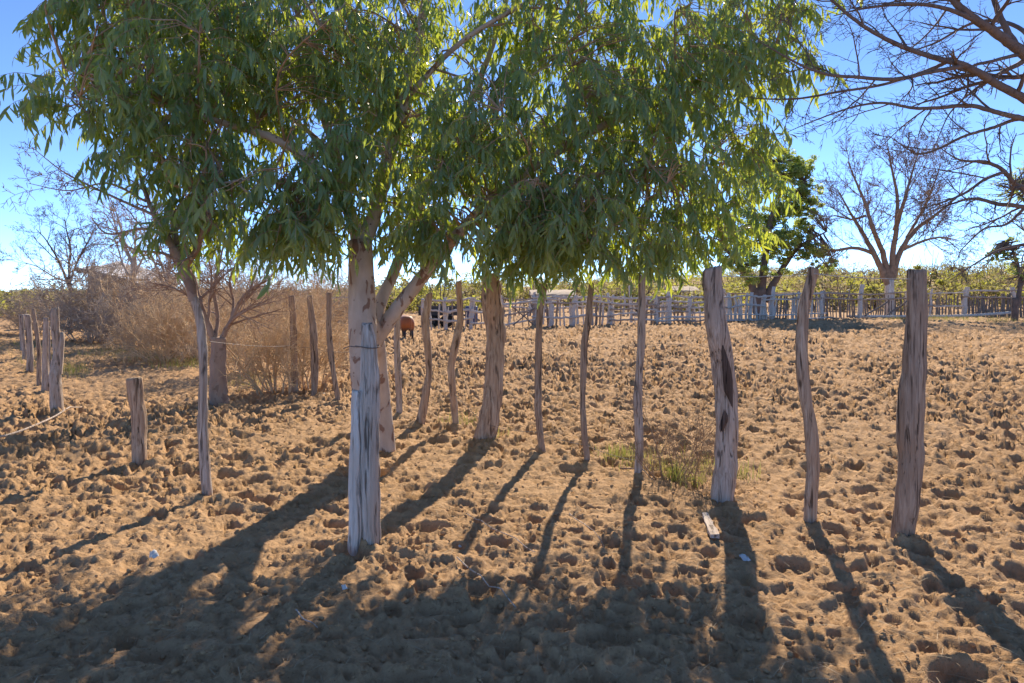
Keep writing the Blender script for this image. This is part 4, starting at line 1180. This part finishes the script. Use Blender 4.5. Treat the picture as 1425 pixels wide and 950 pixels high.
def corral(px0, d0, px1, d1, label, posts, rails, pickets, seed, white_pickets=False, planks=None, braces=()):
    """posts: list of (t, height, radius); rails: heights; pickets: (count, h, r)"""
    rng = random.Random(seed)
    A, B = G(px0, d0), G(px1, d1)
    T = empty('corral_fence', A)
    tag(T, label, 'fence', 'corral fence sections across the back')
    def at(t): 
        p = A.lerp(B, t); p.z = gh(p.x, p.y) - 0.05; return p
    for (t, h, r) in posts:
        p = at(t)
        pole_between('post', rng.choice(POLE_W + POLE_G[:1]), p, p + Vector((rng.uniform(-.13, .13), rng.uniform(-.08, .08), h * rng.uniform(.88, 1.12))), r * rng.uniform(.55, .85), T)
    n = max(2, len(posts))
    side = (B - A).cross(Vector((0, 0, 1))).normalized()
    for h in rails:
        k = max(1, n - 1)
        for i in range(k):
            a = at(i / k) + Vector((0, 0, h + rng.uniform(-.05, .05))) - side * 0.0; b = at((i + 1) / k) + Vector((0, 0, h + rng.uniform(-.05, .05)))
            e = (b - a).normalized() * 0.12
            s = side * 0.10
            pole_between('rail', rng.choice(RAIL), a - e + s, b + e + s, rng.uniform(.042, .062), T)
    c, h, r = pickets
    c = int(c * 1.5); r *= .85
    for i in range(c):
        t = (i + .5 + rng.uniform(-.35, .35)) / c
        p = at(t) - side * 0.09
        pole_between('picket', rng.choice(POLE_W if (white_pickets and rng.random() < .6) else POLE_D), p, p + Vector((rng.uniform(-.12, .12), rng.uniform(-.04, .04), h * rng.uniform(.78, 1.08))), r * rng.uniform(.7, 1.3), T)
    for (t0, h0, t1, h1, r) in braces:
        pole_between('brace', rng.choice(POLE_D), at(t0) + Vector((0, 0, h0)) + side * .2, at(t1) + Vector((0, 0, h1)) + side * .2, r, T)
    if planks:
        for h, hh in planks:
            a = at(0) + side * .2 + Vector((0, 0, h)); b = at(1) + side * .2 + Vector((0, 0, h))
            L = (b - a).length
            me = new_mesh('plank', [(sx, sy, sz) for sz in (0, 1) for sy in (-1, 1) for sx in (-1, 1)], [(0, 2, 3, 1), (4, 5, 7, 6), (0, 1, 5, 4), (2, 6, 7, 3), (0, 4, 6, 2), (1, 3, 7, 5)], False)
            me.materials.append(M['wood_far'])
            o = pole_between('plank', me, a, b, 0.025, T)
            o.scale = (hh / 2, 0.03, L)
    return T
corral(425, 37, 500, 33, 'low pale rail section at the left end behind the gum tree', [(0, 1.5, .07), (.4, 1.5, .06), (1, 1.7, .07)], [0.5, 1.0, 1.4], (6, 1.4, .04), 601, True)
corral(590, 30.5, 655, 31, 'pale rail section with leaning post right of the cow', [(0, 1.5, .08), (.45, 1.55, .10), (1, 1.5, .11)], [0.55, 0.95, 1.35], (5, 1.2, .04), 602, True)
corral(655, 31, 742, 33, 'thin barred gate section behind the thick stump post', [(0, 1.4, .09), (.6, 1.4, .07), (1, 1.45, .09)], [0.35, 0.8, 1.25], (6, 1.2, .03), 603, False, None, ((.62, 0.2, .98, 1.0, .03), (.62, 1.0, .98, .2, .03)))
corral(742, 33, 850, 34.5, 'whitewashed picket section with broad posts behind the two slender posts', [(0.04, 1.4, .10), (.22, 1.4, .17), (.5, 1.5, .16), (.75, 1.4, .09), (1, 1.5, .10)], [0.5, 1.15, 1.4], (12, 1.3, .06), 604, True)
corral(850, 34.5, 912, 36, 'rail section with a tall post left of the wide gate posts', [(0, 1.5, .10), (.45, 1.75, .12), (1, 1.5, .15)], [0.3, 0.55, 0.8, 1.05, 1.3], (4, 1.3, .05), 605, True)
corral(912, 36, 985, 38, 'stacked rail gate between broad white posts left of the thick curved post', [(0, 1.5, .15), (.25, 1.6, .20), (.6, 1.5, .17), (1, 1.6, .17)], [0.2, 0.4, 0.65, 0.9, 1.15, 1.4], (8, 1.3, .06), 606, True)
corral(985, 38, 1062, 41, 'picket section in front of the green tree', [(0, 1.6, .13), (.35, 1.6, .12), (.75, 1.65, .16), (1, 1.65, .15)], [1.5, .95], (10, 1.5, .07), 607, True, [(.18, .22), (.5, .2)])
corral(1062, 41, 1145, 42.5, 'picket section with boarded foot left of the thin bow shaped post', [(.15, 1.75, .15), (.55, 1.6, .08), (.97, 1.7, .17)], [1.55, 1.3], (15, 1.5, .055), 608, True, [(.15, .2), (.42, .2)])
corral(1145, 42.5, 1262, 46, 'rail section before the whitewashed tree trunk', [(.0, 1.7, .13), (.42, 2.0, .18), (1, 1.75, .10)], [1.65, 1.3, .12], (22, 1.5, .05), 609, False, None, ((.45, .2, .72, 1.1, .05), (.72, .3, .98, 1.2, .05)))
corral(1262, 46, 1342, 46, 'open rail section right of the whitewashed tree trunk', [(0, 1.7, .1), (.4, 1.7, .12), (1, 1.9, .2)], [1.6, .75, .12], (14, 1.5, .055), 610)
corral(1342, 46, 1440, 45, 'close picket section at the right edge', [(0, 1.95, .2), (.72, 1.95, .2), (1, 1.9, .15)], [1.75, 1.35], (26, 1.5, .06), 611)
corral(1010, 54, 1180, 60, 'second row of pickets behind the green tree', [(0, 1.7, .1), (.33, 1.7, .1), (.66, 1.7, .1), (1, 1.7, .1)], [1.5], (24, 1.5, .06), 612)
corral(700, 46, 960, 50, 'inner pen rails behind the whitewashed pickets', [(k / 8, 1.4, .09) for k in range(9)], [1.25, .7], (26, 1.2, .06), 613)

# log lying along the right fence foot
tb = TB(); a = G(1200, 44.5); pts = [G(1180, 44) + Vector((0, 0, .15)), G(1260, 44.3) + Vector((0, 0, .12)), G(1340, 44.5) + Vector((0, 0, .12)), G(1415, 44.6) + Vector((0, 0, .4))]
tb.tube(smooth_path(pts, 20), [.09] * 20, 7, True, a)
tag(tb.build('fallen_pole', M['wood_far'], None, a), 'long pale pole lying at the foot of the right corral fence', 'pole')

# ------------------------------------------------------------------ sheds, cart, barrel
def box(name, lo, hi, mat, parent, org, rotz=0.0):
    x0, y0, z0 = lo; x1, y1, z1 = hi
    V = [(x, y, z) for z in (z0, z1) for y in (y0, y1) for x in (x0, x1)]
    me = new_mesh(name, V, [(0, 2, 3, 1), (4, 5, 7, 6), (0, 1, 5, 4), (2, 6, 7, 3), (0, 4, 6, 2), (1, 3, 7, 5)], False)
    return link(name, me, mat, parent)

def shelter(px, d, w, dep, z, label, seed):
    rng = random.Random(seed)
    x = (px - 712.5) / F * d; g = gh(x, d)
    T = empty('low_shelter', (x, d, g)); tag(T, label, 'shelter')
    # uneven thatch slab
    nx, ny = 14, 8; V = []; Fc = []
    for lvl in (0, 1):
        for j in range(ny):
            for i in range(nx):
                u = i / (nx - 1); v = j / (ny - 1)
                V.append((-w / 2 + w * u + rng.uniform(-.06, .06), -dep / 2 + dep * v + rng.uniform(-.06, .06), z - .12 + lvl * (.14 + .22 * math.sin(v * 3.14) + rng.uniform(-.04, .04)) + .25 * v))
    q = nx * ny
    for lvl in (0, 1):
        for j in range(ny - 1):
            for i in range(nx - 1):
                a = lvl * q + j * nx + i; f = (a, a + 1, a + nx + 1, a + nx); Fc.append(f if lvl else f[::-1])
    ring = [i for i in range(nx)] + [j * nx + nx - 1 for j in range(1, ny)] + [(ny - 1) * nx + i for i in range(nx - 2, -1, -1)] + [j * nx for j in range(ny - 2, 0, -1)]
    for a, b in zip(ring, ring[1:] + ring[:1]): Fc.append((a, b, b + q, a + q))
    link('roof', new_mesh('roof', V, Fc, False), M['roof_tan'], T)
    for i in (-.46, -.15, .15, .46):
        for j in (-.42, .42):
            a = Vector((x + w * i, d + dep * j, g - .1))
            pole_between('post', POLE_D[rng.randrange(5)], a, a + Vector((rng.uniform(-.05, .05), 0, z + .05 + .25 * (j + .5))), .08, T)
shelter(768, 58, 3.6, 4.0, 1.35, 'low tan roofed shelter behind the whitewashed pickets', 701)
shelter(948, 62, 2.2, 4.0, 1.65, 'small tan roofed shelter left of the thick curved post', 702)

def left_shed():
    d = 34; x = (150 - 712.5) / F * d; g = gh(x, d)
    T = empty('old_shed', (x, d, g)); tag(T, 'old shed with sagging dark roof edge and pale sheet roof above the thicket', 'shed')
    V = []; w, dep = 1.7, 3.0
    hl, hr = 2.55, 1.85
    me = new_mesh('wall', [(-.95, 0, 0), (w, 0, 0), (w, 0, hr), (-.95, 0, hl), (-.95, dep, 0), (w, dep, 0), (w, dep, hr + .35), (-.95, dep, hl + .35)],
                  [(0, 1, 2, 3), (5, 4, 7, 6), (4, 0, 3, 7), (1, 5, 6, 2), (3, 2, 6, 7)], False)
    link('wall', me, M['wall_shed'], T)
    rng = random.Random(4)
    for k in range(9):     # corrugated roof sheets
        y0 = -.25 + k * .4
        z = .13 * y0
        V = []; Fc = []
        nx = 9
        for j in (0, 1):
            for i in range(nx):
                u = i / (nx - 1)
                V.append((-1.25 + u * (w + 1.5), y0 + j * .41, hl + .12 + z + j * .05 + (hr - hl) * (u * (w + 1.5) - .3) / (w + .95) + .03 * math.sin(i * 2.4 + k)))
        for j in (0, 1):
            V += [(a, b, c - .03) for a, b, c in V[j * nx:(j + 1) * nx]]
        Fc = [(i, i + 1, nx + i + 1, nx + i) for i in range(nx - 1)] + [(2 * nx + i + 1, 2 * nx + i, 3 * nx + i, 3 * nx + i + 1) for i in range(nx - 1)]
        Fc += [(i + 1, i, 2 * nx + i, 2 * nx + i + 1) for i in range(nx - 1)]
        link('roof_sheet', new_mesh('roof_sheet', V, Fc, False), M['roof_metal'], T)
    a = Vector((x - 1.3, d - .3, g + hl + .12)); b = Vector((x + w + .3, d - .3, g + hr - .02))
    pole_between('roof_edge_beam', POLE_D[1], a, b, .11, T)
    for k in range(5):
        t = k / 4
        p = a.lerp(b, t) + Vector((0, .1, -.14))
        pole_between('rafter', POLE_D[k % 5], p, p + Vector((0, 3.2, .36)), .05, T)
left_shed()

def cart():
    d = 34; x = (612 - 712.5) / F * d; g = gh(x, d)
    T = empty('farm_cart', (x, d, g)); tag(T, 'low dark farm cart on black tyres behind the pale rails right of the cow', 'cart')
    box('bed', (-.95, -.5, .55), (.95, .5, .68), M['dark_metal'], T, None)
    for s in (-.5, .5):
        box('side_board', (-.95, s - .03, .68), (.95, s + .03, .98), M['dark_metal'], T, None)
    for s in (-.92, .92):
        box('end_board', (s - .03, -.46, .68), (s + .03, .46, .98), M['dark_metal'], T, None)
    for ax in (-.3, .35):
        for s in (-.56, .56):
            tb = TB()
            c = Vector((ax, s, .28))
            pts = [c + Vector((math.cos(k * math.pi / 8) * .22, 0, math.sin(k * math.pi / 8) * .22)) for k in range(17)]
            tb.tube(pts, [.08] * 17, 8, False)
            w = tb.build('tyre', M['rubber'], T)
            tb = TB(); tb.tube([c + Vector((0, -.06, 0)), c + Vector((0, .06, 0))], [.15, .15], 12)
            tb.v += []; tb.f.append(tuple(range(11, -1, -1)))
            tb.build('rim', M['dark_metal'], w)
    tb = TB(); tb.tube([Vector((.95, 0, .6)), Vector((1.4, 0, .5)), Vector((1.9, 0, .3))], [.05, .05, .04], 7); tb.build('drawbar', M['dark_metal'], T)
cart()

def barrel():
    d = 34; x = (656 - 712.5) / F * d; g = gh(x, d)
    T = empty('barrel', (x, d, g)); tag(T, 'dull blue barrel behind the rails left of the thick stump post', 'barrel')
    prof = [(0.0, .02), (.26, .02), (.29, .06), (.30, .28), (.315, .30), (.30, .32), (.30, .58), (.315, .60), (.30, .62), (.29, .84), (.27, .88), (.0, .88)]
    n = 20; V = []; Fc = []
    for r, z in prof:
        for k in range(n):
            a = 2 * math.pi * k / n; V.append((r * math.cos(a), r * math.sin(a), z))
    for i in range(len(prof) - 1):
        for k in range(n):
            Fc.append((i * n + k, i * n + (k + 1) % n, (i + 1) * n + (k + 1) % n, (i + 1) * n + k))
    link('body', new_mesh('body', V, Fc), M['barrel'], T)
    tb = TB(); tb.tube([Vector((.14, 0, .87)), Vector((.14, 0, .92))], [.04, .04], 10); tb.build('bung', M['rubber'], T)
barrel()

# ------------------------------------------------------------------ cow
def cow_material():
    m, nt, b = mat_base('cow_hide')
    tc = N(nt, 'ShaderNodeTexCoord').outputs['Object']
    sx = N(nt, 'ShaderNodeSeparateXYZ'); nt.links.new(tc, sx.inputs[0])
    n = noise(nt, tc, 6, 4)
    ad = N(nt, 'ShaderNodeMath', operation='MULTIPLY_ADD'); ad.inputs[1].default_value = 0.16
    nt.links.new(n, ad.inputs[0]); nt.links.new(sx.outputs[2], ad.inputs[2])
    c = ramp(nt, ad.outputs[0], [(0.46, (0.03, 0.02, 0.017)), (0.62, (0.36, 0.105, 0.022))])
    nt.links.new(c, b.inputs['Base Color']); b.inputs['Roughness'].default_value = 0.6
    b.inputs['Sheen Weight'].default_value = 0.2
    nt.links.new(bump(nt, noise(nt, tc, 40, 4), .2, .01), b.inputs['Normal'])
    return m
def cow():
    d = dist(471); x = (568 - 712.5) / F * d
    g = gh(x, d)
    T = empty('cow', (x, d, g))
    tag(T, 'reddish brown cow with dark legs, its rump turned to the viewer', 'cow')
    # local: +X forward (head). rings along the body: x, z centre, half width, half height
    me = bpy.data.meshes.new('body')
    V = []; E = []; Rr = []
    def chain(pts, start=None):
        idx = start
        for (p, r) in pts:
            V.append(p); Rr.append(r); i = len(V) - 1
            if idx is not None: E.append((idx, i))
            idx = i
        return idx
    V.append((0.0, 0, .72)); Rr.append((.19, .20))
    chain([((.25, 0, .69), (.22, .24)), ((.55, 0, .68), (.225, .25)), ((.82, 0, .71), (.19, .23)), ((1.02, 0, .80), (.12, .155)), ((1.2, 0, .86), (.09, .115)), ((1.33, 0, .86), (.085, .10)), ((1.47, 0, .76), (.062, .065)), ((1.55, 0, .69), (.052, .045))], 0)
    sh = 3
    chain([((-.14, 0, .73), (.13, .15))], 0)
    for s in (-1, 1):
        chain([((.02, .12 * s, .52), (.10, .13)), ((.05, .125 * s, .40), (.065, .075)), ((-.05, .13 * s, .26), (.04, .045)), ((-.03, .13 * s, .10), (.03, .03)), ((-.01, .13 * s, .04), (.036, .036)), ((.015, .13 * s, .0), (.042, .042))], 0)
        chain([((.80, .12 * s, .50), (.08, .10)), ((.81, .12 * s, .36), (.05, .055)), ((.82, .12 * s, .24), (.042, .042)), ((.81, .12 * s, .09), (.028, .028)), ((.82, .12 * s, .0), (.04, .04))], sh)
    me.from_pydata(V, E, [])
    o = link('body', me, None, T)
    sk = o.modifiers.new('skin', 'SKIN'); sk.use_smooth_shade = True
    for i, r in enumerate(Rr):
        me.skin_vertices[0].data[i].radius = r
    me.skin_vertices[0].data[0].use_root = True
    ss = o.modifiers.new('sub', 'SUBSURF'); ss.levels = 2; ss.render_levels = 2
    M['cow'] = cow_material()
    # bake the modifiers to a plain mesh
    dg = bpy.context.evaluated_depsgraph_get()
    me2 = bpy.data.meshes.new_from_object(o.evaluated_get(dg)); o.modifiers.clear(); o.data = me2
    me2.name = 'body'; me2.materials.clear(); me2.materials.append(M['cow'])
    me2.polygons.foreach_set('use_smooth', [True] * len(me2.polygons))
    tb = TB(); tb.tube([Vector((-.20, 0, .82)), Vector((-.28, 0, .76)), Vector((-.29, .01, .6)), Vector((-.28, .02, .42)), Vector((-.27, .02, .3)), Vector((-.26, .02, .22))], [.03, .025, .018, .016, .03, .008], 7)
    tb.build('tail', M['cow'], T)
    for s in (-1, 1):
        tb = TB(); tb.tube([Vector((1.28, .07 * s, .92)), Vector((1.27, .14 * s, .93)), Vector((1.25, .22 * s, .90))], [.02, .045, .01], 7); tb.build('ear', M['cow'], T)
    T.rotation_euler = (0, 0, math.radians(118))
    T.scale = (1.04, 1.04, 1.04)
cow()

# ------------------------------------------------------------------ litter on the sand
def ground_pt(px, py, up=0.0):
    d = dist(py); x = (px - 712.5) / F * d
    return Vector((x, d, gh(x, d) + up))

def lying_stick(name, pts, r, mat, label, cat, up=0.012, n=14, r1=None):
    ps = [ground_pt(*p) for p in pts]
    path = smooth_path(ps, n)
    path = [Vector((p.x, p.y, gh(p.x, p.y) + up)) for p in path]
    # a stiff stick bridges the hollows
    zs = [p.z for p in path]
    for _ in range(3):
        zs = [max(zs[i], (zs[max(0, i - 1)] + zs[min(n - 1, i + 1)]) / 2) for i in range(n)]
    path = [Vector((p.x, p.y, z)) for p, z in zip(path, zs)]
    tb = TB(); tb.tube(path, [r + ((r1 or r * .6) - r) * i / (n - 1) for i in range(n)], 6, True, path[0])
    o = tb.build(name, M[mat], None, path[0]); tag(o, label, cat)
lying_stick('fallen_branch', [(-20, 613), (20, 603), (60, 588), (95, 572), (118, 561)], 0.014, 'wood_pale', 'long pale branch lying in front of the forked post', 'branch', 0.03)
lying_stick('twig', [(650, 715), (680, 735), (722, 755), (745, 768)], 0.0035, 'wood_pale', 'thin pale twig lying on shaded sand left of centre', 'twig', 0.02)
lying_stick('twig', [(636, 775), (665, 800), (690, 820), (718, 842)], 0.004, 'wood_pale', 'long thin pale twig in the shade, nearest the camera', 'twig', 0.02)
lying_stick('twig', [(792, 715), (815, 735), (846, 760)], 0.0035, 'wood_pale', 'short curved twig below the slender dark brown post', 'twig', 0.02)
lying_stick('twig', [(862, 647), (888, 657), (910, 668)], 0.008, 'wood_brown', 'dark stick at the foot of the thin grey post by the weed', 'twig', 0.02)
lying_stick('twig', [(412, 850), (425, 860), (442, 868)], 0.004, 'wood_pale', 'tiny pale twig in the lower left shade', 'twig', 0.02)

def plank():
    a = ground_pt(981, 712, .02); b = ground_pt(995, 748, .02)
    d = b - a; L = d.length
    V = []; Fc = []; n = 10
    rng = random.Random(9)
    for i in range(n):
        t = i / (n - 1); w = .026 * (0.7 + .5 * t) + rng.uniform(-.004, .004)
        for sx, sz in ((-1, 0), (1, 0), (1, 1), (-1, 1)):
            V.append((sx * w + rng.uniform(-.003, .003), sz * (.022 + rng.uniform(0, .006)), t * L))
    for i in range(n - 1):
        for k in range(4):
            Fc.append((i * 4 + k, i * 4 + (k + 1) % 4, i * 4 + 4 + (k + 1) % 4, i * 4 + 4 + k))
    Fc += [(3, 2, 1, 0), (n * 4 - 4, n * 4 - 3, n * 4 - 2, n * 4 - 1)]
    o = link('board_scrap', new_mesh('board_scrap', V, Fc, False), M['wood_pale'], None, a)
    o.rotation_mode = 'QUATERNION'; o.rotation_quaternion = d.to_track_quat('Z', 'Y')
    tag(o, 'short weathered board lying on the sand left of the thick post shadow', 'board')
plank()

def scrap(px, py, s, label, seed):
    rng = random.Random(seed)
    p = ground_pt(px, py, .012)
    V = []; n = 6
    for j in range(n):
        for i in range(n):
            V.append(((i / (n - 1) - .5) * s * (1 - .4 * j / n), (j / (n - 1) - .5) * s * .8, rng.uniform(0, s * .22) + .5 * s * (j / (n - 1))))
    Fc = [(j * n + i, j * n + i + 1, j * n + n + i + 1, j * n + n + i) for j in range(n - 1) for i in range(n - 1)]
    me = new_mesh('paper_scrap', V, Fc)
    o = link('paper_scrap', me, M['paper'], None, p)
    so = o.modifiers.new('thickness', 'SOLIDIFY'); so.thickness = 0.003
    o.rotation_euler = (0, 0, rng.uniform(-.8, .8)); tag(o, label, 'litter')
scrap(1036, 776, .06, 'white crumpled scrap lying in the thick post shadow', 1)
scrap(214, 779, .055, 'white scrap on the sand at lower left', 2)
scrap(479, 820, .03, 'tiny pale scrap below the bleached split post', 3)
scrap(640, 752, .02, 'tiny white speck of litter in the central shade', 4)

def stone(px, py, s, label, seed, name='rock', mat='stone'):
    import bmesh
    rng = random.Random(seed); bm = bmesh.new()
    bmesh.ops.create_icosphere(bm, subdivisions=3, radius=1)
    for v in bm.verts:
        n = float(vnoise(np.array([v.co.x * 1.6 + seed + v.co.z]), np.array([v.co.y * 1.6 + v.co.z * 1.3]), 3)[0])
        v.co *= 0.75 + 0.5 * n
        v.co = Vector((v.co.x * s[0], v.co.y * s[1], v.co.z * s[2]))
    me = bpy.data.meshes.new(name); bm.to_mesh(me); bm.free()
    me.polygons.foreach_set('use_smooth', [True] * len(me.polygons))
    o = link(name, me, M[mat], None, ground_pt(px, py, s[2] * .3)); tag(o, label, 'rock')
stone(450, 541, (.20, .14, .06), 'flat pale rock between the two thin posts left of the gum tree', 5)

def litter():
    g = np.random.default_rng(201)
    n = 9000
    d = 2.4 + 13 * g.random(n) ** 1.5; u = g.uniform(-.85, .85, n)
    x = u * d; z = ground_h(x, d)
    tv = np.array([(-.5, -.011, 0), (-.5, .011, 0), (-.1, -.012, .03), (-.1, .012, .03), (.5, -.006, .0), (.5, .006, .0)])
    tf = np.array([(0, 2, 3, 1), (2, 4, 5, 3)])
    L = g.uniform(.03, .13, n)
    R = rot_batch(g.random(n) * 6.28, g.normal(0, .22, n), g.random(n) * 0)
    V = np.einsum('nij,vj->nvi', R, tv) * L[:, None, None] + np.stack([x, d, z + .007], 1)[:, None, :]
    t = g.random(n)
    o = link('straw_litter', np_mesh('straw_litter', V.reshape(-1, 3), (tf[None] + (np.arange(n) * 6)[:, None, None]).reshape(-1, 4), False, np.repeat(t, 6)), M['straw'])
    tag(o, 'bits of straw and dry leaves scattered over the sand', 'litter', kind='stuff')
    # clods
    n = 6500
    d = 2.4 + 9 * g.random(n) ** 1.4; u = g.uniform(-.85, .85, n); x = u * d; z = ground_h(x, d)
    ph = (1 + 5 ** .5) / 2
    iv = np.array([(-1, ph, 0), (1, ph, 0), (-1, -ph, 0), (1, -ph, 0), (0, -1, ph), (0, 1, ph), (0, -1, -ph), (0, 1, -ph), (ph, 0, -1), (ph, 0, 1), (-ph, 0, -1), (-ph, 0, 1)]) / 1.9
    it = np.array([(0, 11, 5), (0, 5, 1), (0, 1, 7), (0, 7, 10), (0, 10, 11), (1, 5, 9), (5, 11, 4), (11, 10, 2), (10, 7, 6), (7, 1, 8), (3, 9, 4), (3, 4, 2), (3, 2, 6), (3, 6, 8), (3, 8, 9), (4, 9, 5), (2, 4, 11), (6, 2, 10), (8, 6, 7), (9, 8, 1)])
    S = (.004 + .015 * g.random(n) ** 3)[:, None, None]
    V = iv[None] * S * (0.65 + .7 * g.random((n, 12, 1))) * np.array([1, 1, .7])
    R = rot_batch(g.random(n) * 6.28, g.random(n), g.random(n) * 6.28)
    V = np.einsum('nij,nvj->nvi', R, V) + np.stack([x, d, z + S[:, 0, 0] * .35], 1)[:, None, :]
    o = link('sand_clods', np_mesh('sand_clods', V.reshape(-1, 3), (it[None] + (np.arange(n) * 12)[:, None, None]).reshape(-1, 3), True), M['sand'])
    tag(o, 'small dry clods of earth scattered over the trampled sand', 'clods', kind='stuff')
litter()
